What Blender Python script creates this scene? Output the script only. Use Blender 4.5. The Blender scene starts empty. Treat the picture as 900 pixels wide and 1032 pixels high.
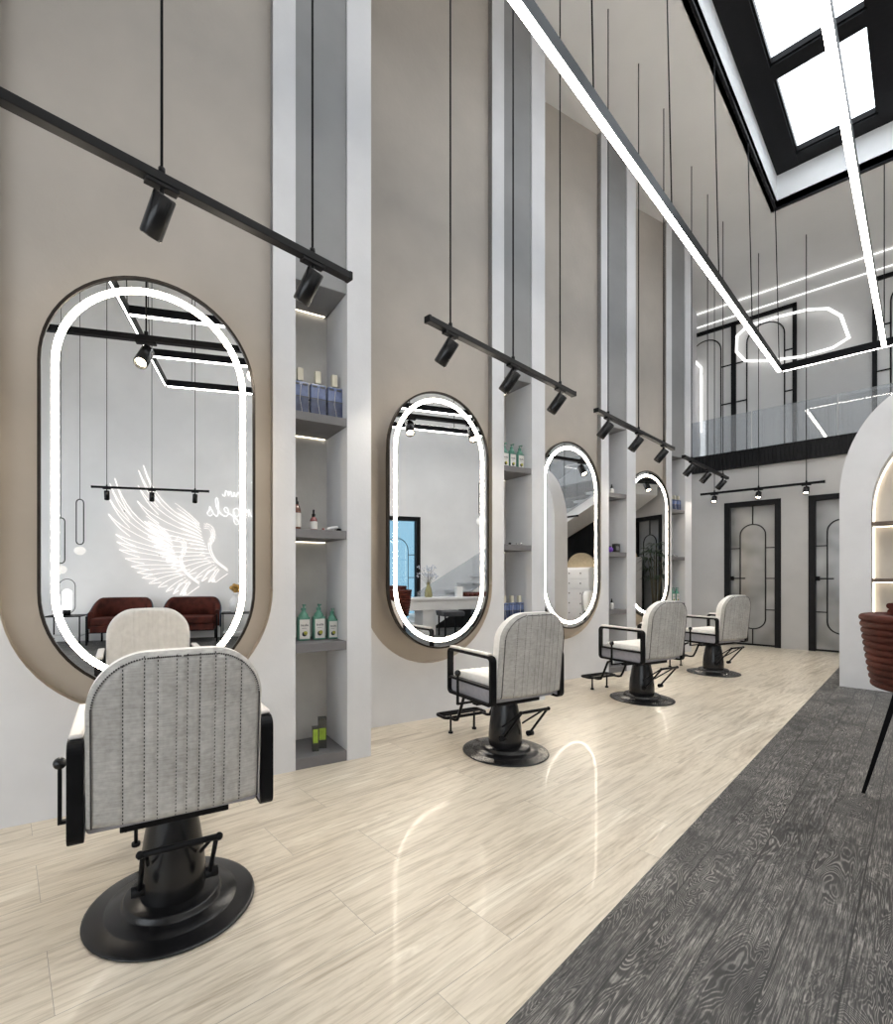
import bpy, bmesh, math, random
from math import sin, cos, pi, sqrt, atan2, radians
from mathutils import Vector, Matrix, Euler
random.seed(7)
C = bpy.context.scene.collection
SC = bpy.context.scene

# ------------------------------------------------------------------ layout
H = 1.2
PX, PY = -2.524, 2.125            # first pillar corner
D = 2.200                          # bay pitch
BETA = 0.2482                       # bay walls are turned by this angle
BROT = pi/2 - BETA
BL = D/cos(BETA)
HC = 6.57                          # ceiling
YB = 10.205                          # back wall
YU = 11.43                          # upper back wall
XR = 4.8                           # right wall
XT = -0.77                         # tile / wood edge

# ------------------------------------------------------------------ materials
MATS = {}
def nmat(name):
    m = bpy.data.materials.new(name); m.use_nodes = True
    nt = m.node_tree; b = nt.nodes['Principled BSDF']
    MATS[name] = m
    return m, nt, b
def N(nt, t, **kw):
    n = nt.nodes.new(t)
    for k, v in kw.items():
        if k in n.inputs: n.inputs[k].default_value = v
        else: setattr(n, k, v)
    return n
def ramp(nt, stops, interp='LINEAR'):
    r = nt.nodes.new('ShaderNodeValToRGB'); r.color_ramp.interpolation = interp
    e = r.color_ramp.elements
    e[0].position, e[0].color = stops[0][0], (*stops[0][1], 1)
    e[1].position, e[1].color = stops[-1][0], (*stops[-1][1], 1)
    for p, c in stops[1:-1]:
        x = e.new(p); x.color = (*c, 1)
    return r
def simple(name, col, rough=.5, metal=0, var=.06, scale=6, bump=0, bscale=60, coat=0, spec=.5):
    m, nt, b = nmat(name)
    tc = N(nt, 'ShaderNodeTexCoord')
    nz = N(nt, 'ShaderNodeTexNoise', Scale=scale, Detail=6.0)
    nt.links.new(tc.outputs['Object'], nz.inputs['Vector'])
    c0 = tuple(max(0, c*(1-var)) for c in col); c1 = tuple(min(1, c*(1+var)) for c in col)
    r = ramp(nt, [(.3, c0), (.7, c1)])
    nt.links.new(nz.outputs['Fac'], r.inputs['Fac'])
    nt.links.new(r.outputs['Color'], b.inputs['Base Color'])
    b.inputs['Roughness'].default_value = rough
    b.inputs['Metallic'].default_value = metal
    b.inputs['Specular IOR Level'].default_value = spec
    if coat: b.inputs['Coat Weight'].default_value = coat
    if bump:
        n2 = N(nt, 'ShaderNodeTexNoise', Scale=bscale, Detail=4.0)
        nt.links.new(tc.outputs['Object'], n2.inputs['Vector'])
        bp = N(nt, 'ShaderNodeBump', Strength=bump, Distance=.01)
        nt.links.new(n2.outputs['Fac'], bp.inputs['Height'])
        nt.links.new(bp.outputs['Normal'], b.inputs['Normal'])
    return m
def emis(name, col, s):
    m, nt, b = nmat(name)
    b.inputs['Base Color'].default_value = (.04, .04, .04, 1)
    b.inputs['Emission Color'].default_value = (*col, 1)
    b.inputs['Emission Strength'].default_value = s
    return m
def glassy(name, tint, gloss=.12, white=0.0, rough=.02):
    # thin pane: lets light through, mirrors a little, optional white share for painted-in reflections
    m, nt, b = nmat(name)
    out = nt.nodes['Material Output']
    tr = N(nt, 'ShaderNodeBsdfTransparent'); tr.inputs['Color'].default_value = (*tint, 1)
    gl = N(nt, 'ShaderNodeBsdfGlossy'); gl.inputs['Roughness'].default_value = rough
    df = N(nt, 'ShaderNodeBsdfDiffuse'); df.inputs['Color'].default_value = (.8, .82, .84, 1)
    m1 = N(nt, 'ShaderNodeMixShader'); m1.inputs[0].default_value = gloss
    m2 = N(nt, 'ShaderNodeMixShader'); m2.inputs[0].default_value = white
    L = nt.links.new
    L(tr.outputs[0], m1.inputs[1]); L(gl.outputs[0], m1.inputs[2])
    L(m1.outputs[0], m2.inputs[1]); L(df.outputs[0], m2.inputs[2])
    L(m2.outputs[0], out.inputs[0])
    return m

TAUPE = simple('taupe_plaster', (.41, .375, .335), .75, var=.07, scale=2.2, bump=.12, bscale=25)
WHITEW = simple('white_plaster', (.64, .643, .66), .7, var=.05, scale=3, bump=.08, bscale=40)
NICHEW = simple('pale_grey_plaster', (.60, .59, .565), .7, var=.09, scale=4, bump=.08)
GREYP = simple('grey_panel', (.235, .235, .24), .6, var=.08, scale=3)
SHELFM = simple('shelf_grey', (.15, .145, .15), .55, var=.1, scale=8)
CEILM = simple('ceiling_plaster', (.70, .685, .665), .85, var=.03, scale=1.5)
OPPW = simple('cool_grey_plaster', (.86, .85, .84), .8, var=.05, scale=1.3)
BACKW = simple('back_wall_plaster', (.50, .49, .48), .75, var=.07, scale=1.8, bump=.05)
UPW = simple('upper_wall_plaster', (.66, .655, .65), .8, var=.04, scale=2)
REVEAL = simple('skylight_reveal_white', (.9, .92, .94), .8, var=.03, scale=5)
BLACKM = simple('black_metal', (.006, .006, .007), .42, .0, var=.2, scale=20, spec=.12)
BLACKG = simple('black_gloss', (.009, .009, .010), .26, .0, var=.2, scale=10, spec=.4)
BLACKW = simple('black_frame', (.006, .006, .007), .5, spec=.2, var=.3, scale=10)
DARKWALL = simple('black_panel', (.008, .008, .009), .6, spec=.2, var=.4, scale=4)
FRAMEB = simple('bronze_black', (.03, .024, .02), .3, .6, var=.2, scale=20)
CREAM = simple('cream_upholstery', (.86, .84, .81), .75, var=.06, scale=30, bump=.15, bscale=300)
PAD = simple('cream_leather', (.74, .70, .66), .5, var=.04, scale=20)
SEATG = simple('lilac_grey_fabric', (.33, .33, .37), .8, var=.08, scale=40, bump=.2, bscale=300)
STITCH = simple('dark_thread', (.05, .045, .045), .8, var=.1)
VELVET = simple('burgundy_velvet', (.060, .014, .009), .7, var=.55, scale=7, bump=.15, bscale=50)
VELVET.node_tree.nodes['Principled BSDF'].inputs['Specular IOR Level'].default_value = .18
BLUEV = simple('slate_blue_velvet', (.05, .08, .12), .6, var=.3, scale=8)
LACQ = simple('white_lacquer', (.76, .75, .74), .35, var=.02, scale=4)
GOLD = simple('gold_brown', (.45, .26, .07), .4, .5, var=.3, scale=30)
RATTAN = simple('rattan_beige', (.50, .40, .26), .7, var=.15, scale=50, bump=.4, bscale=120)
ORANGE = simple('orange_velvet', (.55, .20, .09), .7, var=.1, scale=20)
LEAFM = simple('palm_leaf', (.018, .035, .014), .5, var=.5, scale=12)
STEMM = simple('palm_stem', (.06, .05, .025), .7, var=.3, scale=20)
BLOOM = simple('pale_bloom', (.55, .58, .66), .8, var=.25, scale=60)
BLUEB = simple('blue_bottle_glass', (.12, .16, .30), .18, var=.25, scale=30, coat=.4)
BLUEL = simple('blue_bottle_liquid', (.055, .07, .13), .2, var=.25, scale=30)
CAPM = simple('cream_cap', (.62, .58, .46), .5, var=.04)
GREENB = simple('green_bottle_plastic', (.10, .27, .20), .35, var=.15, scale=20)
LABELM = simple('paper_label', (.70, .68, .64), .7, var=.03)
INK = simple('dark_ink', (.04, .045, .05), .6, var=.1)
OLIVE = simple('olive_print', (.42, .40, .05), .6, var=.3, scale=80)
AMBER = simple('amber_bottle', (.12, .035, .015), .2, var=.2, coat=.4)
PINKB = simple('rose_bottle', (.22, .07, .07), .25, var=.2, coat=.4)
LIME = simple('lime_box', (.28, .42, .03), .4, var=.3, scale=25)
SMOKE = simple('smoky_box', (.03, .032, .028), .25, var=.3, scale=20, coat=.3)
PURPLE = simple('purple_cap', (.22, .08, .55), .35, var=.1)
STEEL = simple('steel', (.55, .55, .55), .25, .9, var=.1)
BROWNS = simple('brown_shelf', (.12, .085, .06), .5, var=.15, scale=12)
WARMN = simple('niche_cream', (.66, .60, .52), .8, var=.05, scale=3)
GREENV = simple('olive_glass', (.24, .22, .10), .12, var=.3, scale=10, coat=.5)

LEDW = emis('led_warm_white', (1.0, .89, .74), 38.0)
LEDF = emis('led_frame_white', (1.0, .95, .88), 21.0)
LEDB = emis('led_backlight', (1.0, .78, .50), 7.0)
LEDS = emis('shelf_led', (1.0, .88, .70), 4.5)
NEON = emis('neon_white', (1.0, .93, .88), 1.7)
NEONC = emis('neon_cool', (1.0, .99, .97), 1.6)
LENS = emis('spot_lens', (1.0, .84, .6), 30.0)
GLOBE = emis('opal_globe', (1.0, .96, .9), .9)
LAMPG = emis('lamp_tube_glass', (1.0, .97, .92), 2.0)

MIRR, nt, b = nmat('mirror_silver')
b.inputs['Base Color'].default_value = (.93, .94, .95, 1); b.inputs['Metallic'].default_value = 1; b.inputs['Roughness'].default_value = 0.0
SKYG = glassy('skylight_glass', (.97, .985, 1), .06)
RAILG = glassy('rail_glass', (.86, .88, .90), .10, .13)  # white share stands in for reflections that pale the rail glass
DOORG = glassy('entrance_glass', (.30, .40, .45), .06)
FROST, nt, b = nmat('frosted_door_glass')
tc = N(nt, 'ShaderNodeTexCoord'); nz = N(nt, 'ShaderNodeTexNoise', Scale=1.6, Detail=2.0)
nt.links.new(tc.outputs['Object'], nz.inputs['Vector'])
r = ramp(nt, [(.3, (.16, .16, .16)), (.7, (.42, .42, .42))]); nt.links.new(nz.outputs['Fac'], r.inputs['Fac'])
nt.links.new(r.outputs['Color'], b.inputs['Base Color']); b.inputs['Roughness'].default_value = .18
b.inputs['Specular IOR Level'].default_value = .9; b.inputs['Coat Weight'].default_value = .8; b.inputs['Coat Roughness'].default_value = .12
FROSTD = simple('smoked_door_glass', (.16, .165, .17), .15, var=.3, scale=1.5, coat=.5)

def woven():
    m, nt, b = nmat('woven_grey_fabric'); L = nt.links.new
    tc = N(nt, 'ShaderNodeTexCoord')
    mp = N(nt, 'ShaderNodeMapping'); mp.inputs['Scale'].default_value = (14, 14, 260)
    mp2 = N(nt, 'ShaderNodeMapping'); mp2.inputs['Scale'].default_value = (60, 60, 60)
    n1 = N(nt, 'ShaderNodeTexNoise', Scale=1.0, Detail=4.0); n2 = N(nt, 'ShaderNodeTexNoise', Scale=1.0, Detail=4.0)
    n3 = N(nt, 'ShaderNodeTexNoise', Scale=9.0, Detail=5.0)
    L(tc.outputs['Object'], mp.inputs[0]); L(tc.outputs['Object'], mp2.inputs[0]); L(tc.outputs['Object'], n3.inputs['Vector'])
    L(mp.outputs[0], n1.inputs['Vector']); L(mp2.outputs[0], n2.inputs['Vector'])
    a = N(nt, 'ShaderNodeMath', operation='ADD'); L(n1.outputs['Fac'], a.inputs[0]); L(n2.outputs['Fac'], a.inputs[1])
    a2 = N(nt, 'ShaderNodeMath', operation='ADD'); L(a.outputs[0], a2.inputs[0]); L(n3.outputs['Fac'], a2.inputs[1])
    d = N(nt, 'ShaderNodeMath', operation='DIVIDE'); L(a2.outputs[0], d.inputs[0]); d.inputs[1].default_value = 3
    r = ramp(nt, [(.36, (.30, .288, .27)), (.64, (.50, .485, .46))]); L(d.outputs[0], r.inputs['Fac'])
    L(r.outputs['Color'], b.inputs['Base Color']); b.inputs['Roughness'].default_value = .85
    bp = N(nt, 'ShaderNodeBump', Strength=.3, Distance=.004); L(d.outputs[0], bp.inputs['Height']); L(bp.outputs[0], b.inputs['Normal'])
    return m
WOVEN = woven()

def tile_mat():
    m, nt, b = nmat('travertine_tile'); L = nt.links.new
    tc = N(nt, 'ShaderNodeTexCoord')
    rot = N(nt, 'ShaderNodeMapping'); rot.inputs['Rotation'].default_value = (0, 0, radians(4.5)); rot.inputs['Location'].default_value = (.14, .22, 0)
    L(tc.outputs['Object'], rot.inputs[0])
    sw = N(nt, 'ShaderNodeMapping'); sw.inputs['Rotation'].default_value = (0, 0, radians(90)); L(rot.outputs[0], sw.inputs[0])
    br = N(nt, 'ShaderNodeTexBrick', Scale=1.0); br.offset = .28
    br.inputs['Brick Width'].default_value = 1.2; br.inputs['Row Height'].default_value = .3
    br.inputs['Mortar Size'].default_value = .0011; br.inputs['Mortar Smooth'].default_value = .4
    br.inputs['Color1'].default_value = (0, 0, 0, 1); br.inputs['Color2'].default_value = (1, 1, 1, 1)
    L(sw.outputs[0], br.inputs['Vector'])
    # veins stretched along the room, slightly slanted
    mp = N(nt, 'ShaderNodeMapping'); mp.inputs['Rotation'].default_value = (0, 0, radians(-9)); mp.inputs['Scale'].default_value = (7, .55, 1)
    off = N(nt, 'ShaderNodeVectorMath', operation='MULTIPLY_ADD'); off.inputs[1].default_value = (.35, .6, .4)
    L(br.outputs['Color'], off.inputs[0]); L(rot.outputs[0], off.inputs[2]); L(off.outputs[0], mp.inputs[0])
    n1 = N(nt, 'ShaderNodeTexNoise', Scale=1.6, Detail=9.0, Roughness=.64, Distortion=1.1); L(mp.outputs[0], n1.inputs['Vector'])
    mp2 = N(nt, 'ShaderNodeMapping'); mp2.inputs['Rotation'].default_value = (0, 0, radians(-9)); mp2.inputs['Scale'].default_value = (46, 2.6, 1); L(off.outputs[0], mp2.inputs[0])
    n2 = N(nt, 'ShaderNodeTexNoise', Scale=1.6, Detail=6.0, Roughness=.6); L(mp2.outputs[0], n2.inputs['Vector'])
    r1 = ramp(nt, [(.30, (.44, .375, .29)), (.42, (.60, .53, .43)), (.50, (.70, .63, .52)), (.58, (.63, .56, .455)), (.66, (.78, .72, .61))])
    L(n1.outputs['Fac'], r1.inputs['Fac'])
    r2 = ramp(nt, [(.36, (.70, .67, .62)), (.50, (.96, .95, .94)), (.64, (1.0, 1.0, 1.0))]); L(n2.outputs['Fac'], r2.inputs['Fac'])
    mx = N(nt, 'ShaderNodeMix', data_type='RGBA', blend_type='MULTIPLY'); mx.inputs[0].default_value = .8
    L(r1.outputs['Color'], mx.inputs[6]); L(r2.outputs['Color'], mx.inputs[7])
    mj = N(nt, 'ShaderNodeMix', data_type='RGBA'); L(br.outputs['Fac'], mj.inputs[0]); L(mx.outputs[2], mj.inputs[6]); mj.inputs[7].default_value = (.30, .27, .23, 1)
    L(mj.outputs[2], b.inputs['Base Color'])
    b.inputs['Roughness'].default_value = .34; b.inputs['Specular IOR Level'].default_value = .35
    b.inputs['Coat Weight'].default_value = .09; b.inputs['Coat Roughness'].default_value = .035; b.inputs['Coat IOR'].default_value = 1.4
    return m
TILE = tile_mat()

def wood_mat():
    m, nt, b = nmat('charred_oak_planks'); L = nt.links.new
    tc = N(nt, 'ShaderNodeTexCoord')
    sw = N(nt, 'ShaderNodeMapping'); sw.inputs['Rotation'].default_value = (0, 0, radians(90)); sw.inputs['Location'].default_value = (0, .005, 0); L(tc.outputs['Object'], sw.inputs[0])
    br = N(nt, 'ShaderNodeTexBrick', Scale=1.0); br.offset = .37
    br.inputs['Brick Width'].default_value = 9.0; br.inputs['Row Height'].default_value = .160
    br.inputs['Mortar Size'].default_value = .0024; br.inputs['Color1'].default_value = (0, 0, 0, 1); br.inputs['Color2'].default_value = (1, 1, 1, 1)
    L(sw.outputs[0], br.inputs['Vector'])
    off = N(nt, 'ShaderNodeVectorMath', operation='MULTIPLY_ADD'); off.inputs[1].default_value = (5.3, 7.1, 3.0)
    L(br.outputs['Color'], off.inputs[0]); L(tc.outputs['Object'], off.inputs[2])
    mp = N(nt, 'ShaderNodeMapping'); mp.inputs['Scale'].default_value = (6.5, 1.25, 1); L(off.outputs[0], mp.inputs[0])
    n1 = N(nt, 'ShaderNodeTexNoise', Scale=1.0, Detail=3.5, Roughness=.5, Distortion=.8); L(mp.outputs[0], n1.inputs['Vector'])
    mu = N(nt, 'ShaderNodeMath', operation='MULTIPLY'); L(n1.outputs['Fac'], mu.inputs[0]); mu.inputs[1].default_value = 330
    sn = N(nt, 'ShaderNodeMath', operation='SINE'); L(mu.outputs[0], sn.inputs[0])
    r1 = ramp(nt, [(.0, (.0, .0, .0)), (.55, (.25, .25, .25)), (1, (1, 1, 1))])
    ms = N(nt, 'ShaderNodeMath', operation='MULTIPLY_ADD'); L(sn.outputs[0], ms.inputs[0]); ms.inputs[1].default_value = .5; ms.inputs[2].default_value = .5
    L(ms.outputs[0], r1.inputs['Fac'])
    mp2 = N(nt, 'ShaderNodeMapping'); mp2.inputs['Scale'].default_value = (260, 9, 1); L(off.outputs[0], mp2.inputs[0])
    n2 = N(nt, 'ShaderNodeTexNoise', Scale=1.0, Detail=5.0, Roughness=.7); L(mp2.outputs[0], n2.inputs['Vector'])
    r2 = ramp(nt, [(.35, (.05, .05, .05)), (.65, (1, 1, 1))]); L(n2.outputs['Fac'], r2.inputs['Fac'])
    # where the cathedral grain shows, and broad blotches
    mp3 = N(nt, 'ShaderNodeMapping'); mp3.inputs['Scale'].default_value = (5, 1.3, 1); L(off.outputs[0], mp3.inputs[0])
    n3 = N(nt, 'ShaderNodeTexNoise', Scale=1.0, Detail=5.0, Roughness=.65); L(mp3.outputs[0], n3.inputs['Vector'])
    r3 = ramp(nt, [(.44, (.0, .0, .0)), (.62, (.8, .8, .8))]); L(n3.outputs['Fac'], r3.inputs['Fac'])
    gx = N(nt, 'ShaderNodeMix', data_type='RGBA'); L(r3.outputs['Color'], gx.inputs[0]); L(r2.outputs['Color'], gx.inputs[6]); L(r1.outputs['Color'], gx.inputs[7])
    n4 = N(nt, 'ShaderNodeTexNoise', Scale=2.6, Detail=6.0, Roughness=.7, Distortion=.8); L(off.outputs[0], n4.inputs['Vector'])
    r4 = ramp(nt, [(.36, (.10, .10, .112)), (.66, (1, .97, .93))]); L(n4.outputs['Fac'], r4.inputs['Fac'])
    col = ramp(nt, [(.0, (.010, .010, .011)), (.45, (.075, .073, .072)), (1, (.46, .445, .425))]); L(gx.outputs[2], col.inputs['Fac'])
    mx = N(nt, 'ShaderNodeMix', data_type='RGBA', blend_type='MULTIPLY'); mx.inputs[0].default_value = .85
    L(col.outputs['Color'], mx.inputs[6]); L(r4.outputs['Color'], mx.inputs[7])
    mj = N(nt, 'ShaderNodeMix', data_type='RGBA'); L(br.outputs['Fac'], mj.inputs[0]); L(mx.outputs[2], mj.inputs[6]); mj.inputs[7].default_value = (.008, .008, .008, 1)
    L(mj.outputs[2], b.inputs['Base Color']); b.inputs['Roughness'].default_value = .45
    bp = N(nt, 'ShaderNodeBump', Strength=.25, Distance=.004); L(gx.outputs[2], bp.inputs['Height']); L(bp.outputs[0], b.inputs['Normal'])
    return m
WOOD = wood_mat()

# ------------------------------------------------------------------ mesh helpers
class MB:
    def __init__(s): s.v = []; s.f = []; s.m = []; s.sm = []; s.cur = 0; s.smooth = False
    def V(s, p): s.v.append(tuple(p)); return len(s.v)-1
    def F(s, *i): s.f.append(tuple(i)); s.m.append(s.cur); s.sm.append(s.smooth)
    def box(s, x0, y0, z0, x1, y1, z1, M=None):
        p = [(x0,y0,z0),(x1,y0,z0),(x1,y1,z0),(x0,y1,z0),(x0,y0,z1),(x1,y0,z1),(x1,y1,z1),(x0,y1,z1)]
        if M is not None: p = [M @ Vector(q) for q in p]
        i = [s.V(q) for q in p]
        for a in ((0,3,2,1),(4,5,6,7),(0,1,5,4),(1,2,6,5),(2,3,7,6),(3,0,4,7)): s.F(*[i[k] for k in a])
        return s
    def lathe(s, prof, n=32, c=(0,0,0), M=None):
        s.smooth = True; rings = []
        for r, z in prof:
            if r < 1e-6: rings.append([s.V(T(M, (c[0], c[1], c[2]+z)))])
            else: rings.append([s.V(T(M, (c[0]+r*cos(2*pi*k/n), c[1]+r*sin(2*pi*k/n), c[2]+z))) for k in range(n)])
        for a, b in zip(rings, rings[1:]):
            for k in range(n):
                q = (k+1) % n
                if len(a) == 1 and len(b) == 1: continue
                if len(a) == 1: s.F(a[0], b[q], b[k])
                elif len(b) == 1: s.F(a[k], a[q], b[0])
                else: s.F(a[k], a[q], b[q], b[k])
        s.smooth = False
        return s
    def tube(s, pts, r, n=8, closed=False, sq=False, caps=True):
        pts = [Vector(p) for p in pts]; m = len(pts); rings = []; up = None
        if sq: n = 4
        for i, p in enumerate(pts):
            if closed: t0 = (p-pts[i-1]).normalized(); t1 = (pts[(i+1) % m]-p).normalized()
            else:
                t0 = (p-pts[i-1]).normalized() if i else (pts[1]-p).normalized()
                t1 = (pts[i+1]-p).normalized() if i < m-1 else t0
            t = (t0+t1); t = t.normalized() if t.length > 1e-6 else t0
            if up is None:
                a = Vector((0,0,1)) if abs(t.z) < .95 else Vector((1,0,0))
                up = (a - t*a.dot(t)).normalized()
            else:
                up = (up - t*up.dot(t))
                up = up.normalized() if up.length > 1e-6 else t.orthogonal().normalized()
            sd = t.cross(up); rr = r[i] if isinstance(r, (list, tuple)) else r
            k = 1/max(.35, t.dot(t1))
            rings.append([s.V(p + (up*cos(2*pi*(j+(.5 if sq else 0))/n) + sd*sin(2*pi*(j+(.5 if sq else 0))/n))*rr*(sqrt(k) if not sq else k)) for j in range(n)])
        s.smooth = not sq
        rng = range(m) if closed else range(m-1)
        for i in rng:
            a, b = rings[i], rings[(i+1) % m]
            for j in range(n): q = (j+1) % n; s.F(a[j], b[j], b[q], a[q])
        s.smooth = False
        if not closed and caps: s.F(*rings[0]); s.F(*reversed(rings[-1]))
        return s
    def cyl(s, a, b, r, n=16): return s.tube([a, b], r, n)
    def band(s, A, B, d0, d1, f, faces='fbio', closed=True):
        # A,B: outer and inner 2D loops of equal length; f maps (u,v,d) to 3D
        n = len(A)
        ia = [[s.V(f(p[0], p[1], d)) for p in A] for d in (d0, d1)]
        ib = [[s.V(f(p[0], p[1], d)) for p in B] for d in (d0, d1)]
        for k in range(n if closed else n-1):
            q = (k+1) % n
            if 'f' in faces: s.F(ia[1][k], ia[1][q], ib[1][q], ib[1][k])
            if 'b' in faces: s.F(ia[0][q], ia[0][k], ib[0][k], ib[0][q])
            if 'o' in faces: s.F(ia[0][k], ia[0][q], ia[1][q], ia[1][k])
            if 'i' in faces: s.F(ib[0][q], ib[0][k], ib[1][k], ib[1][q])
        return s
    def prism(s, A, d0, d1, f):
        i0 = [s.V(f(p[0], p[1], d0)) for p in A]; i1 = [s.V(f(p[0], p[1], d1)) for p in A]
        s.F(*reversed(i0)); s.F(*i1)
        for k in range(len(A)): q = (k+1) % len(A); s.F(i0[k], i0[q], i1[q], i1[k])
        return s
    def sphere(s, c, r, n=16, sc=(1,1,1)):
        pr = [(r*sin(pi*k/(n//2))*1.0, -r*cos(pi*k/(n//2))) for k in range(n//2+1)]
        M = Matrix.Translation(c) @ Matrix.Diagonal((*sc, 1))
        pr[0] = (0, -r); pr[-1] = (0, r)
        return s.lathe(pr, n, M=M)
    def build(s, name, mats, parent=None, bevel=0, seg=2, recalc=True):
        me = bpy.data.meshes.new(name); me.from_pydata(s.v, [], s.f)
        for m in (mats if isinstance(mats, (list, tuple)) else [mats]): me.materials.append(m)
        for p, mi, sm in zip(me.polygons, s.m, s.sm): p.material_index = mi; p.use_smooth = sm
        if recalc:
            bm = bmesh.new(); bm.from_mesh(me); bmesh.ops.recalc_face_normals(bm, faces=bm.faces); bm.to_mesh(me); bm.free()
        me.update()
        o = bpy.data.objects.new(name, me); C.objects.link(o)
        if parent is not None: o.parent = parent
        if bevel:
            b = o.modifiers.new('bevel', 'BEVEL'); b.width = bevel; b.segments = seg; b.limit_method = 'ANGLE'; b.angle_limit = radians(40)
        return o
def T(M, p): return (M @ Vector(p)) if M is not None else Vector(p)
def thing(name, label, cat, loc=(0,0,0), rz=0, group=None):
    o = bpy.data.objects.new(name, None); C.objects.link(o); o.empty_display_size = .1
    o.location = loc; o.rotation_euler = (0, 0, rz)
    return tag(o, label, cat, group)
def tag(o, label, cat, group=None):
    o['label'] = label; o['category'] = cat
    if group: o['group'] = group
    return o
def struct(o): o['kind'] = 'structure'; return o
def dup(root, loc, rz=None, label=None, group=None):
    def cp(o, par):
        c = o.copy(); C.objects.link(c); c.parent = par
        for ch in list(o.children): cp(ch, c)
        return c
    r = root.copy(); C.objects.link(r); r.location = loc
    if rz is not None: r.rotation_euler = (0, 0, rz)
    if label: r['label'] = label
    if group: r['group'] = group
    for ch in list(root.children): cp(ch, r)
    return r
def stadium(cx, cz, hw, hh, n=16):
    p = []
    for k in range(n+1): a = pi*k/n; p.append((cx+hw*cos(a), cz+(hh-hw)+hw*sin(a)))
    for k in range(n+1): a = pi+pi*k/n; p.append((cx+hw*cos(a), cz-(hh-hw)+hw*sin(a)))
    return p
def rrect(x0, z0, x1, z1, r, n=5):
    p = []
    for cx, cz, a0 in ((x1-r, z1-r, 0), (x0+r, z1-r, pi/2), (x0+r, z0+r, pi), (x1-r, z0+r, 1.5*pi)):
        for k in range(n+1): a = a0+pi/2*k/n; p.append((cx+r*cos(a), cz+r*sin(a)))
    return p
XZ = lambda u, v, d: (u, d, v)      # drawn on x/z, depth along y
YZ = lambda u, v, d: (d, u, v)
def bayM(k): return Matrix.Translation((PX, PY+D*k, 0)) @ Matrix.Rotation(BROT, 4, 'Z')
def bay_loc(k): return (PX, PY+D*k, 0)
def bay_pt(k, s, off, z): return bayM(k) @ Vector((-s, -off, z))

# ------------------------------------------------------------------ shell
m = MB(); m.box(-3.6, -4, -.1, XT, 12, 0); struct(m.build('floor', TILE))
m = MB(); m.box(XT, -4, -.1, XR+.1, 12, 0); struct(m.build('floor', WOOD))
SX0, SX1, SY0, SY1, SZ = -1.48, 2.99, -.19, 8.976, 7.033
m = MB()
m.box(-3.8, -4.1, HC, SX0, 11.7, HC+.1); m.box(SX1, -4.1, HC, XR+.2, 11.7, HC+.1)
m.box(SX0, -4.1, HC, SX1, SY0, HC+.1); m.box(SX0, SY1, HC, SX1, 11.7, HC+.1)
struct(m.build('ceiling', CEILM))
m = MB()   # white reveal of the skylight shaft
m.box(SX0-.08, SY0-.08, HC, SX0, SY1+.08, SZ+.1); m.box(SX1, SY0-.08, HC, SX1+.08, SY1+.08, SZ+.1)
m.box(SX0, SY0-.08, HC, SX1, SY0, SZ+.1); m.box(SX0, SY1, HC, SX1, SY1+.08, SZ+.1)
struct(m.build('trim_1', REVEAL))
m = MB(); t = .03   # black edge round the opening
m.box(SX0-t, SY0-t, HC-.03, SX0, SY1+t, HC+.02); m.box(SX1, SY0-t, HC-.03, SX1+t, SY1+t, HC+.02)
m.box(SX0, SY0-t, HC-.03, SX1, SY0, HC+.02); m.box(SX0, SY1, HC-.03, SX1, SY1+t, HC+.02)
struct(m.build('trim_2', BLACKM))
# skylight window: frame with glazing bars, one pane each
sky = bpy.data.objects.new('window_1', None); C.objects.link(sky); struct(sky); sky['label'] = 'black framed skylight over the styling floor'
cols = [(SX0+.255+1.065*k, SX0+.255+1.065*k+.82) for k in range(4)]
rows = [(8.72-1.70*k-1.48, 8.72-1.70*k) for k in range(5)]
m = MB()
xs = [SX0] + [v for c in cols for v in c] + [SX1]
ys = sorted([SY0, SY1] + [v for r_ in rows for v in r_])
for i in range(0, len(xs), 2): m.box(xs[i], SY0, SZ, xs[i+1], SY1, SZ+.12)
for i in range(0, len(ys), 2):
    for c in cols: m.box(c[0], ys[i], SZ+.003, c[1], ys[i+1], SZ+.117)
for c in cols:      # slim inner casement lips
    for r_ in rows:
        w = .022
        m.box(c[0], r_[0], SZ+.03, c[0]+w, r_[1], SZ+.1); m.box(c[1]-w, r_[0], SZ+.03, c[1], r_[1], SZ+.1)
        m.box(c[0]+w, r_[0], SZ+.03, c[1]-w, r_[0]+w, SZ+.1); m.box(c[0]+w, r_[1]-w, SZ+.03, c[1]-w, r_[1], SZ+.1)
m.build('window_frame', BLACKM, sky)
for c in cols:
    for r_ in rows:
        m = MB(); m.box(c[0]+.02, r_[0]+.02, SZ+.06, c[1]-.02, r_[1]-.02, SZ+.068); m.build('window_pane', SKYG, sky)

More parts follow.
